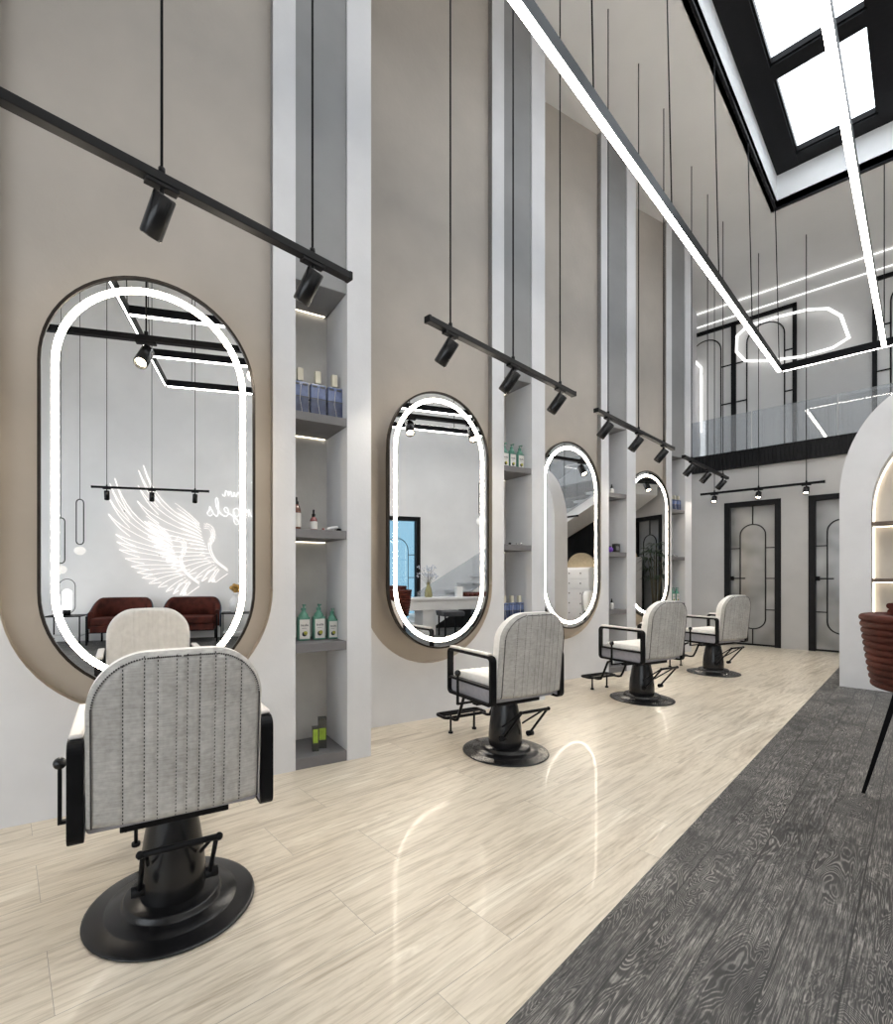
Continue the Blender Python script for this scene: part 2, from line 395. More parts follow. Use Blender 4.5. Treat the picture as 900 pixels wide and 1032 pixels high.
# left wall: four turned bays
def make_bay(k):
    M = bayM(k)
    f = lambda u, v, d: M @ Vector((-u, -d, v))          # u = distance back from the corner, d = out of the wall
    def bx(mb, s0, s1, d0, d1, z0, z1):
        mb.box(-s1, -d1, z0, -s0, -d0, z1, M)
    m = MB()
    bx(m, 0, .171, -.39, 0, 0, HC); bx(m, .514, .654, -.39, 0, 0, HC)
    bx(m, 1.958, BL, -.06, 0, 0, HC)
    n = 32; cx, cz, r = 1.306, 1.118, .652
    U = [(cx-r*cos(pi*i/n), cz-r*sin(pi*i/n)) for i in range(n+1)]   # from right (small s) round the bottom
    for a, b_ in zip(U, U[1:]):
        q = [f(a[0], a[1], 0), f(b_[0], b_[1], 0), f(b_[0], 0, 0), f(a[0], 0, 0)]; i = [m.V(p) for p in q]; m.F(*i)
    struct(m.build('wall_left', WHITEW, recalc=True))
    m = MB()      # taupe recess with its round sill
    i = [m.V(f(.654, HC, -.055)), m.V(f(1.958, HC, -.055)), m.V(f(1.958, .3, -.055)), m.V(f(.654, .3, -.055))]; m.F(*i)
    P = [(.654, HC)]+U+[(1.958, HC)]
    for a, b_ in zip(P, P[1:]):
        i = [m.V(f(a[0], a[1], 0)), m.V(f(b_[0], b_[1], 0)), m.V(f(b_[0], b_[1], -.055)), m.V(f(a[0], a[1], -.055))]; m.F(*i)
    struct(m.build('wall_left', TAUPE))
    m = MB(); bx(m, .171, .514, -.39, -.366, 0, HC); struct(m.build('wall_left', NICHEW))
    m = MB(); bx(m, .171, .514, -.366, -.012, 3.03, HC); struct(m.build('wall_left', GREYP, bevel=.004))
    m = MB(); m.box(PX-.58, PY+D*k-.03, 0, PX-.02, PY+D*k, HC); struct(m.build('wall_left', WHITEW))
for k in range(4): make_bay(k)
m = MB(); m.box(-3.6, -4, 0, -3.09, PY-D, HC); m.box(-3.6, PY+3*D, 0, -3.2, 12, HC); struct(m.build('wall_left', WHITEW))
# near wall, unseen, with a wide window added to let in fill daylight
m = MB()
m.box(-3.6, -4.1, 0, -2.2, -4, HC); m.box(3.6, -4.1, 0, XR+.1, -4, HC); m.box(-2.2, -4.1, 3.2, 3.6, -4, HC); m.box(-2.2, -4.1, 0, 3.6, -4, .35)
struct(m.build('wall_near', OPPW))
w2 = bpy.data.objects.new('window_2', None); C.objects.link(w2); struct(w2)
m = MB()
for i in range(6):
    x = -2.2+5.8*i/5; m.box(x-.03, -4.09, .35, x+.03, -4.01, 3.2)
m.box(-2.2, -4.09, .35, 3.6, -4.01, .41); m.box(-2.2, -4.09, 3.14, 3.6, -4.01, 3.2)
m.build('window_frame', BLACKM, w2)
m = MB(); m.box(-2.2, -4.055, .38, 3.6, -4.047, 3.17); m.build('window_pane', SKYG, w2)
# right wall with the entrance door hole
EY0, EY1, EZ = 4.66, 5.86, 2.62
m = MB()
m.box(XR, -4, 0, XR+.12, EY0, HC); m.box(XR, EY1, 0, XR+.12, 12, HC); m.box(XR, EY0, EZ, XR+.12, EY1, HC)
struct(m.build('wall_right', OPPW))
# back wall, mezzanine
DW = [(-2.432, -1.627), (-1.275, -.47), (-.118, .687)]; DZ = 2.475
m = MB()
xs = [-3.6] + [v for d in DW for v in d] + [XR]
for i in range(0, len(xs), 2): m.box(xs[i], YB, 0, xs[i+1], YB+.15, 3.06)
for d in DW: m.box(d[0], YB, DZ, d[1], YB+.15, 3.06)
struct(m.build('wall_back', BACKW))
m = MB(); m.box(-3.6, YB, 3.06, XR, YU, 3.34); struct(m.build('floor_upper', LACQ))
m = MB(); m.box(-3.6, YU, 3.06, XR, YU+.12, HC); struct(m.build('wall_back', UPW))
m = MB(); m.box(-3.2, YB-.05, 3.06, 3.85, YB, 3.36)
x = -3.2
while x < 3.8: m.box(x, YB-.062, 3.06, x+.035, YB-.05, 3.36); x += .055
struct(m.build('trim_3', BLACKW))

def arch_door(idx, x0, x1, z0, z1, y, pane, depth=.15, fr=.085, handle=True, hinge='l'):
    d = bpy.data.objects.new('door_%d' % idx, None); C.objects.link(d); struct(d); d.location = ((x0+x1)/2, y, z0)
    cx = 0; w = (x1-x0)/2; h = z1-z0
    m = MB(); m.band([(-w, 0), (-w, h), (w, h), (w, 0)], [(-w+fr, 0), (-w+fr, h-fr), (w-fr, h-fr), (w-fr, 0)], -.015, depth, XZ, closed=False)
    m.build('door_frame', BLACKW, d, bevel=.003)
    m = MB(); m.box(-w+fr, .075, .01, w-fr, .095, h-fr); m.build('door_pane', pane, d)
    iw = w-fr; m = MB(); cw = iw*.57; zb, zt = h*.115, h*.84
    yy = .068
    m.tube([(p[0], yy, p[1]) for p in stadium(0, (zb+zt)/2, cw, (zt-zb)/2, 14)], .009, 6, closed=True)
    m.box(-.008, yy-.008, zt, .008, yy+.008, h-fr); m.box(-.008, yy-.008, .02, .008, yy+.008, zb)
    for zz in (h*.675, h*.465, h*.25):
        m.box(-iw, yy-.008, zz-.008, -cw, yy+.008, zz+.008); m.box(cw, yy-.008, zz-.008, iw, yy+.008, zz+.008)
    m.box(-iw, yy-.01, .0, iw, yy+.01, .03)
    m.build('door_muntin', BLACKW, d)
    if handle:
        m = MB(); m.box(-iw+.0, .03, h*.465-.035, -iw+.05, .07, h*.465+.035); m.cyl((-iw+.03, .02, h*.465), (-iw+.22, .02, h*.465), .010, 8); m.cyl((-iw+.03, .02, h*.465), (-iw+.03, .05, h*.465), .012, 8)
        m.build('door_handle', BLACKM, d)
    return d
arch_door(1, *DW[0], 0, DZ, YB, FROST)
arch_door(2, *DW[1], 0, DZ, YB, FROST)
arch_door(3, *DW[2], 0, DZ, YB, FROSTD)
# upper glazed screens on the mezzanine wall (black bars over pale panels)
def upper_screen(idx, x0, x1, x_arches, z1=6.13):
    d = bpy.data.objects.new('window_%d' % idx, None); C.objects.link(d); struct(d)
    z0 = 3.34; m = MB(); w = .06
    m.box(x0, YU-.05, z1-.05, x1, YU, z1+.02); m.box(x1-w, YU-.05, z0, x1, YU, z1); m.box(x0, YU-.05, z0, x0+w, YU, z1)
    for a, b_ in zip(x_arches, x_arches[1:]): m.box((a[1]+b_[0])/2-.04, YU-.05, z0, (a[1]+b_[0])/2+.04, YU, z1)
    m.build('window_frame', BLACKW, d)
    m = MB()
    for i, (a, b_) in enumerate(x_arches):
        r_ = (b_-a)/2; cx = (a+b_)/2
        pts = [(a, YU-.03, z0)] + [(cx-r_*cos(pi*q/14), YU-.03, 5.95-r_+r_*sin(pi*q/14)) for q in range(15)] + [(b_, YU-.03, z0)]
        m.tube(pts, .011, 6)
        for zz in (5.33, 4.58):
            m.box(b_, YU-.04, zz-.01, b_+.24, YU-.02, zz+.01) if b_+.24 < x1 else m.box(b_, YU-.04, zz-.01, x1-w, YU-.02, zz+.01)
            m.box(max(a-.22, x0+w), YU-.04, zz-.01, a, YU-.02, zz+.01)
    m.build('window_muntin', BLACKW, d)
    m = MB(); m.box(x0+w, YU-.012, z0, x1-w, YU-.004, z1-.05); m.build('window_pane', LACQ, d)
upper_screen(3, -3.55, -1.59, [(-3.30, -2.775), (-2.346, -1.767)])
upper_screen(4, -.60, 1.5, [(-.38, .14), (.60, 1.14)])
# bright lines by the ceiling, tubes shaped as lamp reflections, glass rail upstairs
for (yy, zz, nm, lb) in ((YU-.03, 6.54, 'bright_line', 'thin white light line along the top of the upper back wall'), (YU-.02, 6.27, 'bright_line', 'thin white light line just below the topmost one, above the upper black framed screen')):  # solid glowing bars for the two bright lines on the upper wall
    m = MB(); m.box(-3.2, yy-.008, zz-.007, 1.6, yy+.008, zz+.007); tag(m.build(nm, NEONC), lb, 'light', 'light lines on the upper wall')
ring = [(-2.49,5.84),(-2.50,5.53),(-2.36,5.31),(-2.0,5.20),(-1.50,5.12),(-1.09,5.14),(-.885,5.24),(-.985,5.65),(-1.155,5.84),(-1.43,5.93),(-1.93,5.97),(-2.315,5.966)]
t = thing('ring_reflection', 'white glowing rounded ring standing in for a lamp reflection on the upper back wall', 'light', (-1.68, YU-.09, 5.55))  # glowing tube in place of a ring lamp mirrored in upstairs glazing
m = MB(); m.tube([(p[0]+1.68, 0, p[1]-5.55) for p in ring], .024, 8, closed=True); m.build('reflection_tube', NEONC, t)
for x in (-.45, .35): m = MB(); m.cyl((x, 0, .40 if x < 0 else .36), (x, .0895, .40 if x < 0 else .36), .012, 8); m.build('wall_bracket', BLACKM, t)
t = thing('bent_reflection', 'white glowing bent tube standing in for a cut-off ring reflection beside the left upper screen arch', 'light', (-3.106, YU-.08, 4.4))  # partial mirror image of the ring, built as a glowing tube
m = MB(); m.tube([(-.17, 0, 1.26), (0, 0, 1.01), (0, 0, -.3)], .022, 8); m.build('reflection_tube', NEONC, t)
for z in (.9, -.2): m = MB(); m.cyl((0, 0, z), (0, .082, z), .012, 8); m.build('wall_bracket', BLACKM, t)
x = -3.3
gl = thing('glass_balustrade', 'clear frameless glass balustrade along the mezzanine edge', 'railing', (0, YB-.03, 3.30))
for x0, x1 in ((-3.2, -2.035), (-2.015, -.93), (-.91, -.12), (.95, 2.4), (2.42, 3.86)):
    m = MB(); m.box(x0, -.008, -.2, x1, .008, .70); m.build('glass_panel', RAILG, gl)

# ------------------------------------------------------------------ niche shelves
ORD = ['nearest niche', 'second niche from the camera', 'third niche from the camera', 'farthest niche']
SHN = [('top shelf', 2.218), ('second shelf', 1.489), ('third shelf', .774), ('bottom shelf', .066)]
HOLD = {(0,0): 'holding three blue bottles', (0,1): 'holding brown and pink small bottles', (0,2): 'holding three green pump bottles', (0,3): 'holding two green and black boxes',
        (1,0): 'holding green pump bottles', (1,1): 'holding tiny bits', (1,2): 'holding blue bottles', (1,3): 'low behind the second chair',
        (2,0): 'holding one dropper bottle', (2,1): 'holding a purple jar', (2,2): 'holding one dropper bottle', (2,3): 'behind the third chair',
        (3,0): 'holding three blue bottles', (3,1): 'holding a small steel tool', (3,2): 'holding green pump bottles', (3,3): 'at floor level behind the fourth chair'}
for k in range(4):
    for j, (nm, zt) in enumerate(SHN):
        t = thing('niche_shelf', 'grey %s of the %s, %s' % (nm, ORD[k], HOLD[(k, j)]), 'shelf', bay_pt(k, .3425, 0, zt-.054), BROT, 'grey shelves in the wall niches')
        if j < 3:
            m = MB(); m.box(-.170, .004, 0, .170, .364, .054); m.build('shelf_board', SHELFM, t, bevel=.002)
            m = MB(); m.box(-.155, .3585, -.004, .155, .3635, -.0005); m.build('led_strip', LEDS, t)
        else:
            m = MB(); m.box(-.170, .004, -.012, .170, .364, .054); m.build('shelf_board', SHELFM, t, bevel=.002)
# LED under the soffit of each niche
for k in range(4):
    t = thing('led_bar', 'slim light bar under the grey soffit of the %s' % ORD[k], 'light', bay_pt(k, .3425, -.353, 3.02), BROT, 'light bars under the niche soffits')
    m = MB(); m.box(-.15, -.003, .006, .15, .003, .0095); m.build('diffuser', LEDS, t); 
    for x in (-.16, .15): m = MB(); m.box(x, -.006, .003, x+.01, .006, .0095); m.build('end_cap', BLACKM, t)

# ------------------------------------------------------------------ mirrors
LEDPOS = ['nearest', 'second nearest', 'third', 'farthest']
def make_mirror():
    t = thing('wall_mirror', '', 'mirror')
    cz, hw, hh = 1.648, .505, 1.042
    f = lambda u, v, d: (u, -d, v)
    m = MB(); m.band(stadium(0, cz, hw, hh, 32), stadium(0, cz, hw-.014, hh-.014, 32), .122, .155, f); m.build('mirror_frame', FRAMEB, t)
    m = MB(); m.prism(stadium(0, cz, hw-.014, hh-.014, 32), .124, .146, f); m.build('mirror_glass', MIRR, t)
    m = MB(); m.band(stadium(0, cz, hw-.054, hh-.054, 32), stadium(0, cz, hw-.084, hh-.084, 32), .1465, .1485, f); m.build('led_strip', LEDW, t)
    m = MB(); m.band(stadium(0, cz, hw-.06, hh-.06), stadium(0, cz, hw-.09, hh-.09), .085, .115, f, faces='o'); m.build('backlight', LEDB, t)
    m = MB(); m.prism(stadium(0, cz, hw-.10, hh-.10), -.055, .124, f); m.build('mount', BLACKM, t)
    return t
ml = ['tall oval lit mirror nearest the camera, reflecting burgundy armchairs and neon wings',
      'tall oval lit mirror reflecting a bright door and a vase on the white counter',
      'tall oval lit mirror reflecting a white chest of drawers and a staircase',
      'tall oval lit mirror farthest away, reflecting a dark palm']
m0 = make_mirror()
for k in range(4):
    o = m0 if k == 0 else dup(m0, (0, 0, 0))
    o.location = bay_pt(k, (1.29, 1.312, 1.345, 1.30)[k], 0, 0); o.scale = ((.985, 1, 1.1)[k] if k < 3 else 1, 1, 1.008 if k == 0 else 1); o.rotation_euler = (0, 0, BROT+radians((0, 2.3, 7.3, .8)[k])); o['label'] = ml[k]; o['group'] = 'oval lit mirrors along the left wall'

# ------------------------------------------------------------------ track lights
LIGHTS = []
def spot_light(loc, direction, power=45, angle=70, blend=.8, col=(1, .91, .78)):
    l = bpy.data.lights.new('spot_lamp', 'SPOT'); l.energy = power; l.spot_size = radians(angle); l.spot_blend = blend; l.shadow_soft_size = .04; l.color = col
    o = bpy.data.objects.new('spot_lamp', l); C.objects.link(o); o.location = loc
    o.rotation_euler = Vector(direction).to_track_quat('-Z', 'Y').to_euler(); return o
def make_track(label, x, y, z, rz, x0, x1, spots, aim, group, power=11, top=HC, aims=None, sr=.042, sl=.15):
    # local: rail along X between x0 and x1, z = centre of the rail
    t = thing('track_light', label, 'track light', (x, y, z), rz, group)
    R = Matrix.Rotation(rz, 3, 'Z'); Ri = R.inverted()
    m = MB(); m.box(x0, -.021, -.018, x1, .021, .018); m.box(x0-.006, -.023, -.02, x0+.012, .023, .02); m.box(x1-.012, -.023, -.02, x1+.006, .023, .02)
    m.build('track_rail', BLACKM, t, bevel=.002)
    for i, s in enumerate(spots):
        m = MB(); m.cyl((s, 0, .018), (s, 0, top-z), .0055, 8); m.cyl((s, 0, .018), (s, 0, .045), .013, 10); m.build('suspension_rod', BLACKM, t)
        a = Vector(aims[i] if aims else aim).normalized(); a = (Ri @ a)
        piv = Vector((s, 0, -.095))
        m = MB(); m.box(s-.06, -.018, -.034, s+.06, .018, -.018); m.cyl((s, 0, -.034), (s, 0, -.09), .009, 10); ad = m.build('track_adapter', BLACKM, t, bevel=.002)
        q = a.to_track_quat('-Z', 'Y').to_matrix().to_4x4(); M = Matrix.Translation(piv) @ q
        m = MB(); m.lathe([(0, .035), (sr-.004, .035), (sr, .031), (sr, -sl+.035), (sr-.004, -sl+.03), (sr-.007, -sl+.035), (sr-.009, -sl+.055), (0, -sl+.055)], 24, M=M)
        sp = m.build('spotlight', BLACKG, t)
        m = MB(); m.lathe([(0, -sl+.053), (sr-.011, -sl+.053), (sr-.012, -sl+.050), (0, -sl+.044)], 20, M=M); m.build('lens', LENS, sp)
        wl = Vector((x, y, z)) + R @ (piv + a*(sl-.02))
        spot_light(wl, R @ a, power)
    return t
AIM = (-.60, -.16, -.78)
G = 'black track lights in a row above the chairs'
make_track('black hanging track light nearest the camera, running off the left edge', -2.0, .60, 2.71, pi/2, -1.0, .94, (-.64, .04, .72), AIM, G)
make_track('black hanging track light above the second mirror', -2.008, 3.01, 2.71, pi/2, -.885, .887, (-.68, 0, .66), AIM, G)
make_track('black hanging track light above the third mirror', -2.06, 5.40, 2.71, pi/2, -.98, 1.03, (-.73, 0, .73), AIM, G)
make_track('black hanging track light farthest along the mirror row', -2.10, 7.96, 2.71, pi/2, -1.01, 1.02, (-.70, 0, .78), AIM, G)
make_track('black track light crossing in front of the two back doors, its three lamps lit', -1.90, 10.03, 2.65, 0, -.85, .84, (-.64, 0, .62), (0, -.55, -.85), 'back wall track light', power=28, sl=.11)
make_track('black track light hanging before the neon wings, seen in the nearest mirror', 3.95, -.55, 2.70, pi/2, -.93, .93, (-.70, 0, .70), (.45, -.1, -.9), 'right side track lights')
make_track('black track light before the white chests, seen in the third mirror', 1.2, 9.15, 2.45, 0, -.6, .6, (-.25, .15), (0, .25, -.95), 'right side track lights', power=20)

# ------------------------------------------------------------------ suspended LED frame
LX = [-1.45, -.36, .76, 1.865, 2.965]; LY0, LY1, LZ = -.15, 9.0, 4.215
t = thing('suspended_light_frame', 'large black ladder shaped light frame with glowing strips hung under the skylight', 'ceiling light', (0, 0, LZ))
hb = .05
for x in LX:
    m = MB(); m.box(x-.023, LY0, -hb, x+.023, LY1, hb); bm_ = m.build('beam', BLACKM, t)
    m = MB(); m.box(x-.0225, LY0+.03, -hb-.005, x+.0225, LY1-.03, -hb-.0005); m.box(x-.012, LY0+.03, hb+.0005, x+.012, LY1-.03, hb+.004); m.build('led_strip', LEDF, bm_)  # top strip is an added uplight, hidden from below, to brighten the ceiling
for yv in (LY0, LY1):
    m = MB(); m.box(LX[0]+.024, yv-.024, -hb, LX[-1]-.024, yv+.024, hb); bm_ = m.build('beam', BLACKM, t)
    m = MB(); m.box(LX[0]+.04, yv-.008, -hb-.004, LX[-1]-.04, yv+.008, -hb-.0005); m.build('led_strip', LEDF, bm_)
for x in LX:
    outer = x in (LX[0], LX[-1])
    for yv in ((.23, 1.65, 3.075, 4.5, 5.885, 7.32, 8.96) if outer else (LY0, 8.98)):
        dx = (-.045 if x == LX[0] else .04) if outer else 0
        dy = 0 if outer else (.01 if yv > 1 else -.055)
        m = MB(); m.cyl((x, yv, hb*.9), (x+dx, yv+dy, HC-.03-LZ), .0058, 6); m.build('suspension_rod', BLACKM, t)

# ------------------------------------------------------------------ styling chair
SEAMS = [-.26+.52*f_ for f_ in (.19, .30, .37, .47, .53, .60, .69, .75, .85)]
def build_chair():
    t = thing('styling_chair', '', 'chair')
    m = MB(); m.lathe([(0, 0), (.284, 0), (.288, .004), (.287, .008), (.278, .011), (.225, .018), (.218, .020), (.214, .025), (.172, .030), (.167, .033), (.164, .048), (.157, .053), (0, .055)], 56)
    m.build('base_plate', BLACKG, t)
    m = MB(); m.lathe([(.108, .050), (.112, .066), (.112, .12), (.106, .19), (.094, .27), (.080, .34), (.073, .375), (.06, .378), (0, .378)], 40); m.build('pedestal', BLACKG, t)
    m = MB(); m.box(-.17, -.15, .362, .17, .20, .392); m.box(-.255, -.02, .345, .255, .03, .360); m.build('seat_bracket', BLACKM, t, bevel=.004)
    m = MB(); m.box(-.262, -.18, .392, .262, .238, .488); m.build('seat_base', SEATG, t, bevel=.012, seg=3)
    # cushion with channels
    nx, ny = 48, 12; m = MB(); m.smooth = True; idx = {}
    for i in range(nx+1):
        for j in range(ny+1):
            x = -.26+.52*i/nx; y = -.21+.445*j/ny
            e = min(.26-abs(x), y+.21, .235-y)/.03; e = max(0, min(1, e))
            g = sum(math.exp(-((x-s)/.006)**2) for s in SEAMS)*.006
            idx[i, j] = m.V((x, y, .515+.03*sqrt(max(0, 1-(1-e)**2))-g))
    for i in range(nx):
        for j in range(ny): m.F(idx[i, j], idx[i+1, j], idx[i+1, j+1], idx[i, j+1])
    m.smooth = False
    bl = [idx[i, 0] for i in range(nx+1)] + [idx[nx, j] for j in range(1, ny+1)] + [idx[i, ny] for i in range(nx-1, -1, -1)] + [idx[0, j] for j in range(ny-1, 0, -1)]
    lo = [m.V((m.v[q][0], m.v[q][1], .489)) for q in bl]
    for a in range(len(bl)): b_ = (a+1) % len(bl); m.F(bl[a], lo[a], lo[b_], bl[b_])
    m.F(*lo); m.build('seat_cushion', CREAM, t)
    # backrest
    zb, zt, hw, th, rr = .432, .957, .260, .105, .165
    def top(x):
        a = abs(x)-(hw-rr)
        return zt+.012*(1-(x/hw)**2) if a <= 0 else zt-rr+sqrt(max(0, rr*rr-a*a))+.012*(1-(x/hw)**2)
    def y0(x, z): return -.235 - .10*(z-zb) + .55*x*x
    nx, nz = 96, 40
    def surf(x, z, side, mb=None):
        d = min(hw-abs(x), z-zb, top(x)-z)
        a = abs(x)-(hw-rr)
        if a > 0 and z > zt-rr: d = min(z-zb, rr-math.hypot(a, z-(zt-rr)))
        e = max(0, min(1, d/.030)); p = .030*(sqrt(max(0, 1-(1-e)**2))-1)
        g = sum(math.exp(-((x-s)/.0045)**2) for s in SEAMS)*(.0045 if side < 0 else .006)*e
        return y0(x, z) + side*(th/2+p-g)
    outline = []
    m = MB(); m.smooth = True; A = {}; B_ = {}
    us = [sin(pi/2*(-1+2*i/nx))*.35+(-1+2*i/nx)*.65 for i in range(nx+1)]
    for i, u in enumerate(us):
        x = hw*u
        for j in range(nz+1):
            v = j/nz; v = v+.06*sin(2*pi*v)*-1*.6
            tp = top(x) if abs(u) < .9999 else zt-rr
            z = zb+(tp-zb)*v
            A[i, j] = m.V((x, surf(x, z, -1), z)); B_[i, j] = m.V((x, surf(x, z, 1), z))
    for i in range(nx):
        for j in range(nz):
            m.cur = 0; m.F(A[i, j], A[i, j+1], A[i+1, j+1], A[i+1, j])
            m.cur = 1; m.F(B_[i, j], B_[i+1, j], B_[i+1, j+1], B_[i, j+1])
    m.cur = 1
    rim = [(i, 0) for i in range(nx+1)] + [(nx, j) for j in range(1, nz+1)] + [(i, nz) for i in range(nx-1, -1, -1)] + [(0, j) for j in range(nz-1, 0, -1)]
    for a in range(len(rim)):
        p, q = rim[a], rim[(a+1) % len(rim)]; m.F(A[p], A[q], B_[q], B_[p])
    m.smooth = False
    bk = m.build('backrest', [WOVEN, CREAM], t)
    # stitches along the seams and the rim
    m = MB()
    for s in SEAMS:
        z = zb+.012
        while z < top(s)-.014:
            yb_ = surf(s, z, -1)-.0012
            m.box(s-.0016, yb_-.001, z, s+.0016, yb_+.0025, z+.0062); z += .0118
    rp = [(hw-.016, zb+.01+(zt-rr-zb)*q/34) for q in range(35)]
    rp += [(hw-rr+(rr-.016)*cos(pi/2*q/16), zt-rr+(rr-.016)*sin(pi/2*q/16)+.012*(1-((hw-rr)/hw)**2)*q/16) for q in range(1, 17)]
    rp += [((hw-rr)*(1-q/8), top((hw-rr)*(1-q/8))-.016) for q in range(1, 9)]
    for sx in (1, -1):
        for (a, b_) in zip(rp, rp[1:]):
            for tt in (0, .5):
                x, z = (a[0]+(b_[0]-a[0])*tt)*sx, a[1]+(b_[1]-a[1])*tt
                yb_ = min(surf(x+o_, z, -1) for o_ in (-.008, 0, .008))-.0008
                m.box(x-.0022, yb_-.001, z-.0022, x+.0022, yb_+.003, z+.0022)
    m.build('stitching', STITCH, bk)
    # arm frames
    for sx in (-1, 1):
        o_ = rrect(-.235, .385, .250, .700, .035); i_ = rrect(-.212, .403, .232, .682, .020)
        m = MB(); m.band(o_, i_, sx*.264, sx*.308, YZ); m.box(min(sx*.264, sx*.305), -.212, .490, max(sx*.264, sx*.305), .232, .506)
        af = m.build('arm_frame', BLACKM, t, bevel=.003)
        x0, x1 = sorted((sx*.266, sx*.306))
        m = MB(); m.box(x0, -.20, .7002, x1, .225, .716); m.build('arm_pad', PAD, af, bevel=.008, seg=3)
        x0, x1 = sorted((sx*.263, sx*.282))
        m = MB(); m.box(x0, -.212, .403, x1, .232, .490); m.build('side_panel', SEATG, af)
    # recline lever with ball
    m = MB(); m.tube([(-.14, .06, .352), (-.350, .06, .352), (-.350, .06, .545)], .0085, 4, sq=True); lv = m.build('recline_lever', BLACKM, t)
    m = MB(); m.sphere((-.350, .06, .555), .021, 16); m.build('ball_knob', BLACKG, lv)
    # footrest
    m = MB()
    for sx in (-1, 1):
        m.tube([(sx*.15, .22, .352), (sx*.15, .27, .33), (sx*.15, .33, .19), (sx*.15, .355, .145), (sx*.15, .39, .135), (sx*.15, .47, .135)], .011, 8)
        m.cyl((sx*.11, .50, .135), (sx*.11, .50, .012), .008, 8); m.cyl((sx*.11, .50, .0), (sx*.11, .50, .014), .018, 12)
    m.tube([(p[0], p[1], .135) for p in rrect(-.19, .45, .19, .58, .03)], .012, 8, closed=True)
    m.tube([(-.185, .515, .138), (.185, .515, .138)], .008, 8)
    m.build('footrest', BLACKM, t)
    # pump pedal behind
    m = MB()
    cb = (-.285, .345); pd = (-.115, .14)
    m.cyl((-.115, cb[0], cb[1]), (.115, cb[0], cb[1]), .010, 10)
    for sx in (-1, 1):
        m.cyl((sx*.107, cb[0], cb[1]), (sx*.112, pd[0], pd[1]), .008, 8)
        m.cyl((sx*.095, pd[0], pd[1]), (sx*.138, pd[0], pd[1]), .018, 12)
        m.cyl((sx*.10, cb[0]+.01, cb[1]), (sx*.085, -.075, .20), .006, 8)
        m.sphere((sx*.115, cb[0], cb[1]), .013, 10)
    m.build('foot_pump', BLACKM, t)
    return t
chair0 = build_chair()
cl = [('cream and grey styling chair nearest the camera, its stitched back towards us', -1.893, .645, 0),
      ('styling chair in front of the second mirror, turned sideways', -1.965, 2.85, -.02),
      ('third styling chair from the camera, before the third mirror', -1.89, 5.03, -.03),
      ('farthest styling chair, before the fourth mirror', -1.79, 7.02, -.06)]
for i, (lb, x, y, dr) in enumerate(cl):
    o = chair0 if i == 0 else dup(chair0, (0, 0, 0))
    o.location = (x, y, 0); o.rotation_euler = (0, 0, BROT+dr); o['label'] = lb; o['group'] = 'styling chairs along the mirror wall'

# ------------------------------------------------------------------ niche products
def put(o, k, s, off, z, rz=0): o.location = bay_pt(k, s, off, z+.0005); o.rotation_euler = (0, 0, BROT+rz)
def blue_bottle():
    t = thing('blue_bottle', '', 'bottle')
    m = MB(); m.box(-.042, -.022, 0, .042, .022, .165); m.build('bottle_body', BLUEB, t, bevel=.004)
    m = MB(); m.box(-.0425, -.0226, .004, .0425, .0226, .088); m.build('lower_band', BLUEL, t, bevel=.002)
    m = MB(); m.box(-.043, -.023, .088, .043, .023, .094); m.box(-.034, -.0235, .146, -.008, -.021, .156); m.box(.008, -.0235, .146, .034, -.021, .156); m.build('dark_line', INK, t)
    m = MB(); m.lathe([(.009, .165), (.009, .172), (0, .172)], 14); m.box(-.016, -.016, .170, .016, .016, .232); m.build('cap', CAPM, t, bevel=.003)
    m = MB(); m.tube([(0, -.0232, .145), (-.006, -.0236, .08), (.008, -.0236, .01)], .0012, 5); m.build('dip_tube', LABELM, t)
    return t
def pump_bottle():
    t = thing('green_pump_bottle', '', 'bottle')
    m = MB(); m.box(-.040, -.026, 0, .040, .026, .155); m.build('bottle_body', GREENB, t, bevel=.008, seg=3)
    m = MB(); m.lathe([(.034, .150), (.030, .168), (.018, .185), (.013, .192), (.013, .200), (0, .200)], 20); m.build('shoulder', GREENB, t)
    m = MB(); m.lathe([(.016, .196), (.016, .212), (.005, .214), (.005, .230), (0, .230)], 16); m.box(-.006, -.034, .228, .006, .010, .236); m.cyl((0, -.032, .232), (-.012, -.040, .216), .003, 6); m.build('pump', GREENB, t)
    m = MB(); m.box(-.034, -.0272, .012, .034, -.026, .138); lb = m.build('bottle_label', LABELM, t)
    m = MB()
    for i, (a, h) in enumerate(((-.024, .014), (-.014, .012), (-.003, .012), (.007, .016), (.017, .012))):
        m.box(a, -.0279, .094, a+.003, -.0273, .094+h); m.box(a+.005, -.0279, .094, a+.007, -.0273, .094+h*.8)
    m.box(-.02, -.0279, .08, .012, -.0273, .082); m.lathe([(0, 0), (.016, .0), (.016, .001), (0, .001)], 14, M=Matrix.Translation((-.002, -.0272, .044)) @ Matrix.Rotation(pi/2, 4, 'X'))
    m.build('printed_lettering', INK, lb)
    m = MB(); m.lathe([(0, 0), (.013, .0), (.013, .001), (0, .001)], 14, M=Matrix.Translation((.006, -.0278, .050)) @ Matrix.Rotation(pi/2, 4, 'X')); m.build('printed_fruit', OLIVE, lb)
    return t
def dropper(body, h=.09, r=.022):
    t = thing('dropper_bottle', '', 'bottle')
    m = MB(); m.lathe([(0, 0), (r, 0), (r+.001, .004), (r+.001, h*.78), (r*.7, h*.94), (r*.45, h), (0, h)], 20); m.build('bottle_body', body, t)
    m = MB(); m.lathe([(r*.5, h-.002), (r*.55, h+.018), (r*.30, h+.020), (r*.28, h+.045), (0, h+.050)], 16); m.build('dropper_cap', BLACKM, t)
    m = MB(); m.lathe([(r+.0018, h*.12), (r+.0018, h*.66)], 20); m.build('bottle_label', LABELM, t)
    return t
b0 = blue_bottle(); g0 = pump_bottle()
used = set()
